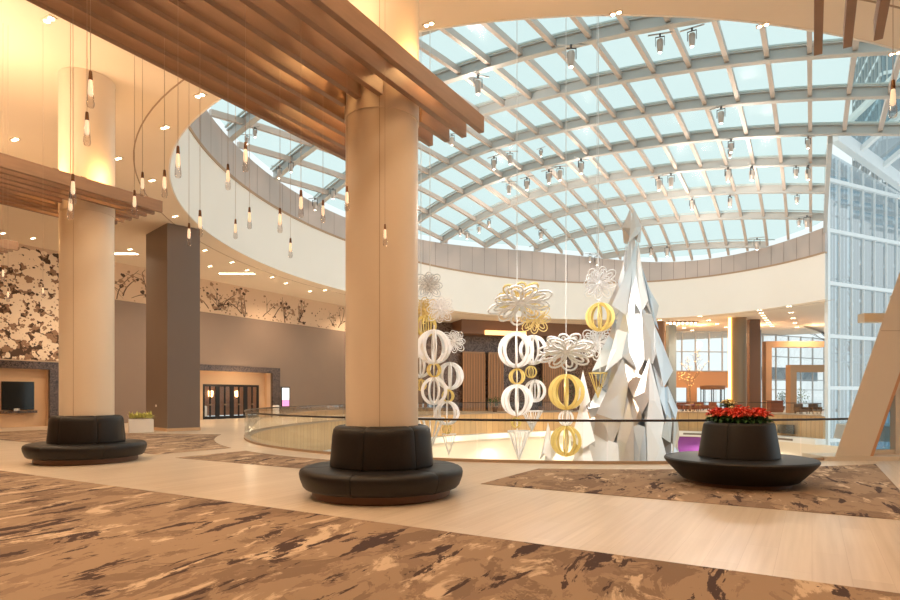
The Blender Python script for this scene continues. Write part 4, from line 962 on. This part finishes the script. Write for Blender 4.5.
for row, (x0, y0, x1, y1, n, nm) in enumerate([(759.5, 310, 772, 326, 8, 'left dotted row'), (789, 306, 797, 327, 5, 'right dotted row'), (660, 320, 692, 330, 5, 'row above the left far windows'), (700, 316, 726, 327, 4, 'row left of the bronze-gold column')]):
    for i in range(n):
        f = i/(n-1); p = onz(x0+(x1-x0)*f, 396-1/((1-f)/(396-y0)+f/(396-y1)), CEIL); dlight(p, 1.1, ORD[i]+' light from the near end of the '+nm+', far ceiling')
for (x, y, w, lab) in [(124, 253.5, 1.4, 'bright linear slot light in the ceiling just right of the left column'), (237, 273.5, 2.2, 'bright linear slot light in the ceiling above the branch mural')]:
    t = thing('slot_light', lab, 'ceiling light', onz(x, y, CEIL)); MB().box((0, 0, -.015), (w, .3, .02)).build('lens', 'lamp_on', t); MB().box((0, 0, -.008), (w+.1, .4, .012)).build('trim', 'lamp_trim', t)

# ------------------------------------------------------------------ stage lights under the dome
SL = [(571, 60, 24), (660, 46, 20), (692, 40, 20), (478, 88, 20), (721, 118, 18), (731, 148, 14), (452, 141, 12), (494, 165, 14), (510, 160, 14), (541, 153, 9), (509, 190, 13), (527, 186, 14), (549, 179, 15), (560, 176, 15), (581, 169, 16),
      (659, 186, 15), (671, 183, 15), (728, 177, 16), (752, 176, 16), (730, 154, 10), (796, 173, 12), (808, 175, 16), (692, 206, 12), (730, 203, 13), (797, 200, 10), (799, 223, 9), (807, 224, 14), (757, 246, 13), (651, 253, 10), (667, 253, 11),
      (597, 262, 11), (541, 236, 11), (479, 230, 10), (467, 236, 10), (460, 233, 9), (489, 224, 9), (515, 265, 10), (526, 260, 10), (572, 267, 9), (590, 259, 9),
      (279, 174, 13), (291, 168, 12), (315, 206, 13), (319, 214, 10), (333, 195, 12), (255, 133, 11), (247, 140, 10), (808, 144, 13)]
def dome_hit(x, y):
    D = 30
    for _ in range(40):
        X = (x-450)/F*D; s, w = toSW(X, D); z = dome(s, w)-EYE; Dn = F*z/(HY-y); D = .5*D+.5*Dn
    return D
pro = None
rows = {}
for k, (x, y, h) in enumerate(SL): rows.setdefault('upper' if y < 150 else 'middle' if y < 212 else 'lowest', []).append(k)
labs = {}
for nm, L in rows.items():
    for r_, k in enumerate(sorted(L, key=lambda i: SL[i][0])): labs[k] = (ORD[r_] if r_ < 26 else 'last')+' from left in the '+nm+' row under the dome'
for k, (x, y, h) in enumerate(SL):
    D = dome_hit(x, y-h*.75)
    s, w = toSW((x-450)/F*D, D)
    p = SW(s, w, dome(s, w)-.12)
    if pro is None:
        pro = thing('stage_light', 'pale stage light, '+labs[k], 'stage light', p, 0, 'stage lights under the dome')
        b = MB(); b.lathe([(0, -.1), (.09, -.1), (.13, -.0), (.15, .25), (.16, .42), (.13, .5), (0, .52)], 16); bo = b.build('body', 'fixture_body', pro, smooth=True); bo.location = (.0, 0, -.78)
        MB().lathe([(0, -.125), (.075, -.125), (.08, -.10), (0, -.10)], 12, (0, 0, -.78)).build('lens', 'lens_on', pro)
        mb = MB(); mb.box((-.2, 0, -.36), (.025, .06, .42)); mb.box((.2, 0, -.36), (.025, .06, .42)); mb.box((0, 0, -.15), (.42, .06, .025)); mb.build('yoke', 'fixture_dark', pro)
        mb = MB(); mb.box((0, 0, -.08), (.08, .1, .14)); mb.build('clamp', 'fixture_dark', pro); mb = MB(); mb.box((0, 0, 0), (1.1, .05, .05)); mb.build('mounting_bar', 'steel_grey', pro)
        o = pro
    else: o = dup(pro, p, random.uniform(-.8, .8), 'pale stage light, '+labs[k])
    o.scale = (h*D/F/.95,)*3
for (x, y) in [(478, 88), (509, 190), (581, 169), (672, 183), (752, 176), (692, 206), (731, 148)]:
    D = dome_hit(x, y); p = PX(x, y+12, D); p.z -= 1.2; light('POINT', 'dome_fill_light', p, 330, (1, .86, .72), shadow_soft_size=.5)  # soft fill added at stage light positions to brighten atrium and white band
for x in (640, 700, 760, 815):
    light('POINT', 'lobby_fill_light', PX(x, 335, 66), 240, (1, .62, .32), shadow_soft_size=.5)  # added warm point lights that tint the far lobby ceiling orange
t = thing('chandelier', 'long flat chandelier of small bulbs under the far lobby ceiling', 'chandelier', onz(683, 321.5, CEIL-.02))
MB().box((0, 0, -.05), (3.0, .5, .08)).build('plate', 'brown_clad', t)
for k in range(7): MB().ball((-1.3+k*.43, 0, -.2), .11, 8, 5).build('bulb', 'lamp_on', t, smooth=True)
# light thrown by stage lights on the sculptures
for (x, y) in [(571, 60), (660, 46), (549, 179), (478, 88), (728, 177)]:
    D = dome_hit(x, y); p = PX(x, y+12, D); p.z -= .9; tg = Vector((5.5, 20.5, 4)); d = tg-p
    o = light('SPOT', 'stage_beam', p, 900, (1, .93, .85), spot_size=.5, spot_blend=.6, shadow_soft_size=.12); o.rotation_euler = d.to_track_quat('-Z', 'Y').to_euler()

for (x, y) in [(429, 24), (530, 16), (616, 13), (763, 25)]:
    p = onz(x, y, CEIL-.1); d = Vector((5.2, 20.5, 2.2))-p
    o = light('SPOT', 'edge_lamp_beam', p, 1150, (1, .93, .86), spot_size=1.0, spot_blend=.7, shadow_soft_size=.15); o.rotation_euler = d.to_track_quat('-Z', 'Y').to_euler()
for a in (-150, -135, -120, -105, -90):
    light('POINT', 'fascia_glow', EL(math.radians(a), FA-2.2, FB-2.2, -1.6), 120, (1, .74, .42), shadow_soft_size=.3)
p = onz(429, 24, CEIL-.1); d = Vector((-.6, 20, 2.6))-p
o = light('SPOT', 'edge_lamp_beam', p, 1300, (1, .93, .86), spot_size=.6, spot_blend=.7, shadow_soft_size=.15); o.rotation_euler = d.to_track_quat('-Z', 'Y').to_euler()
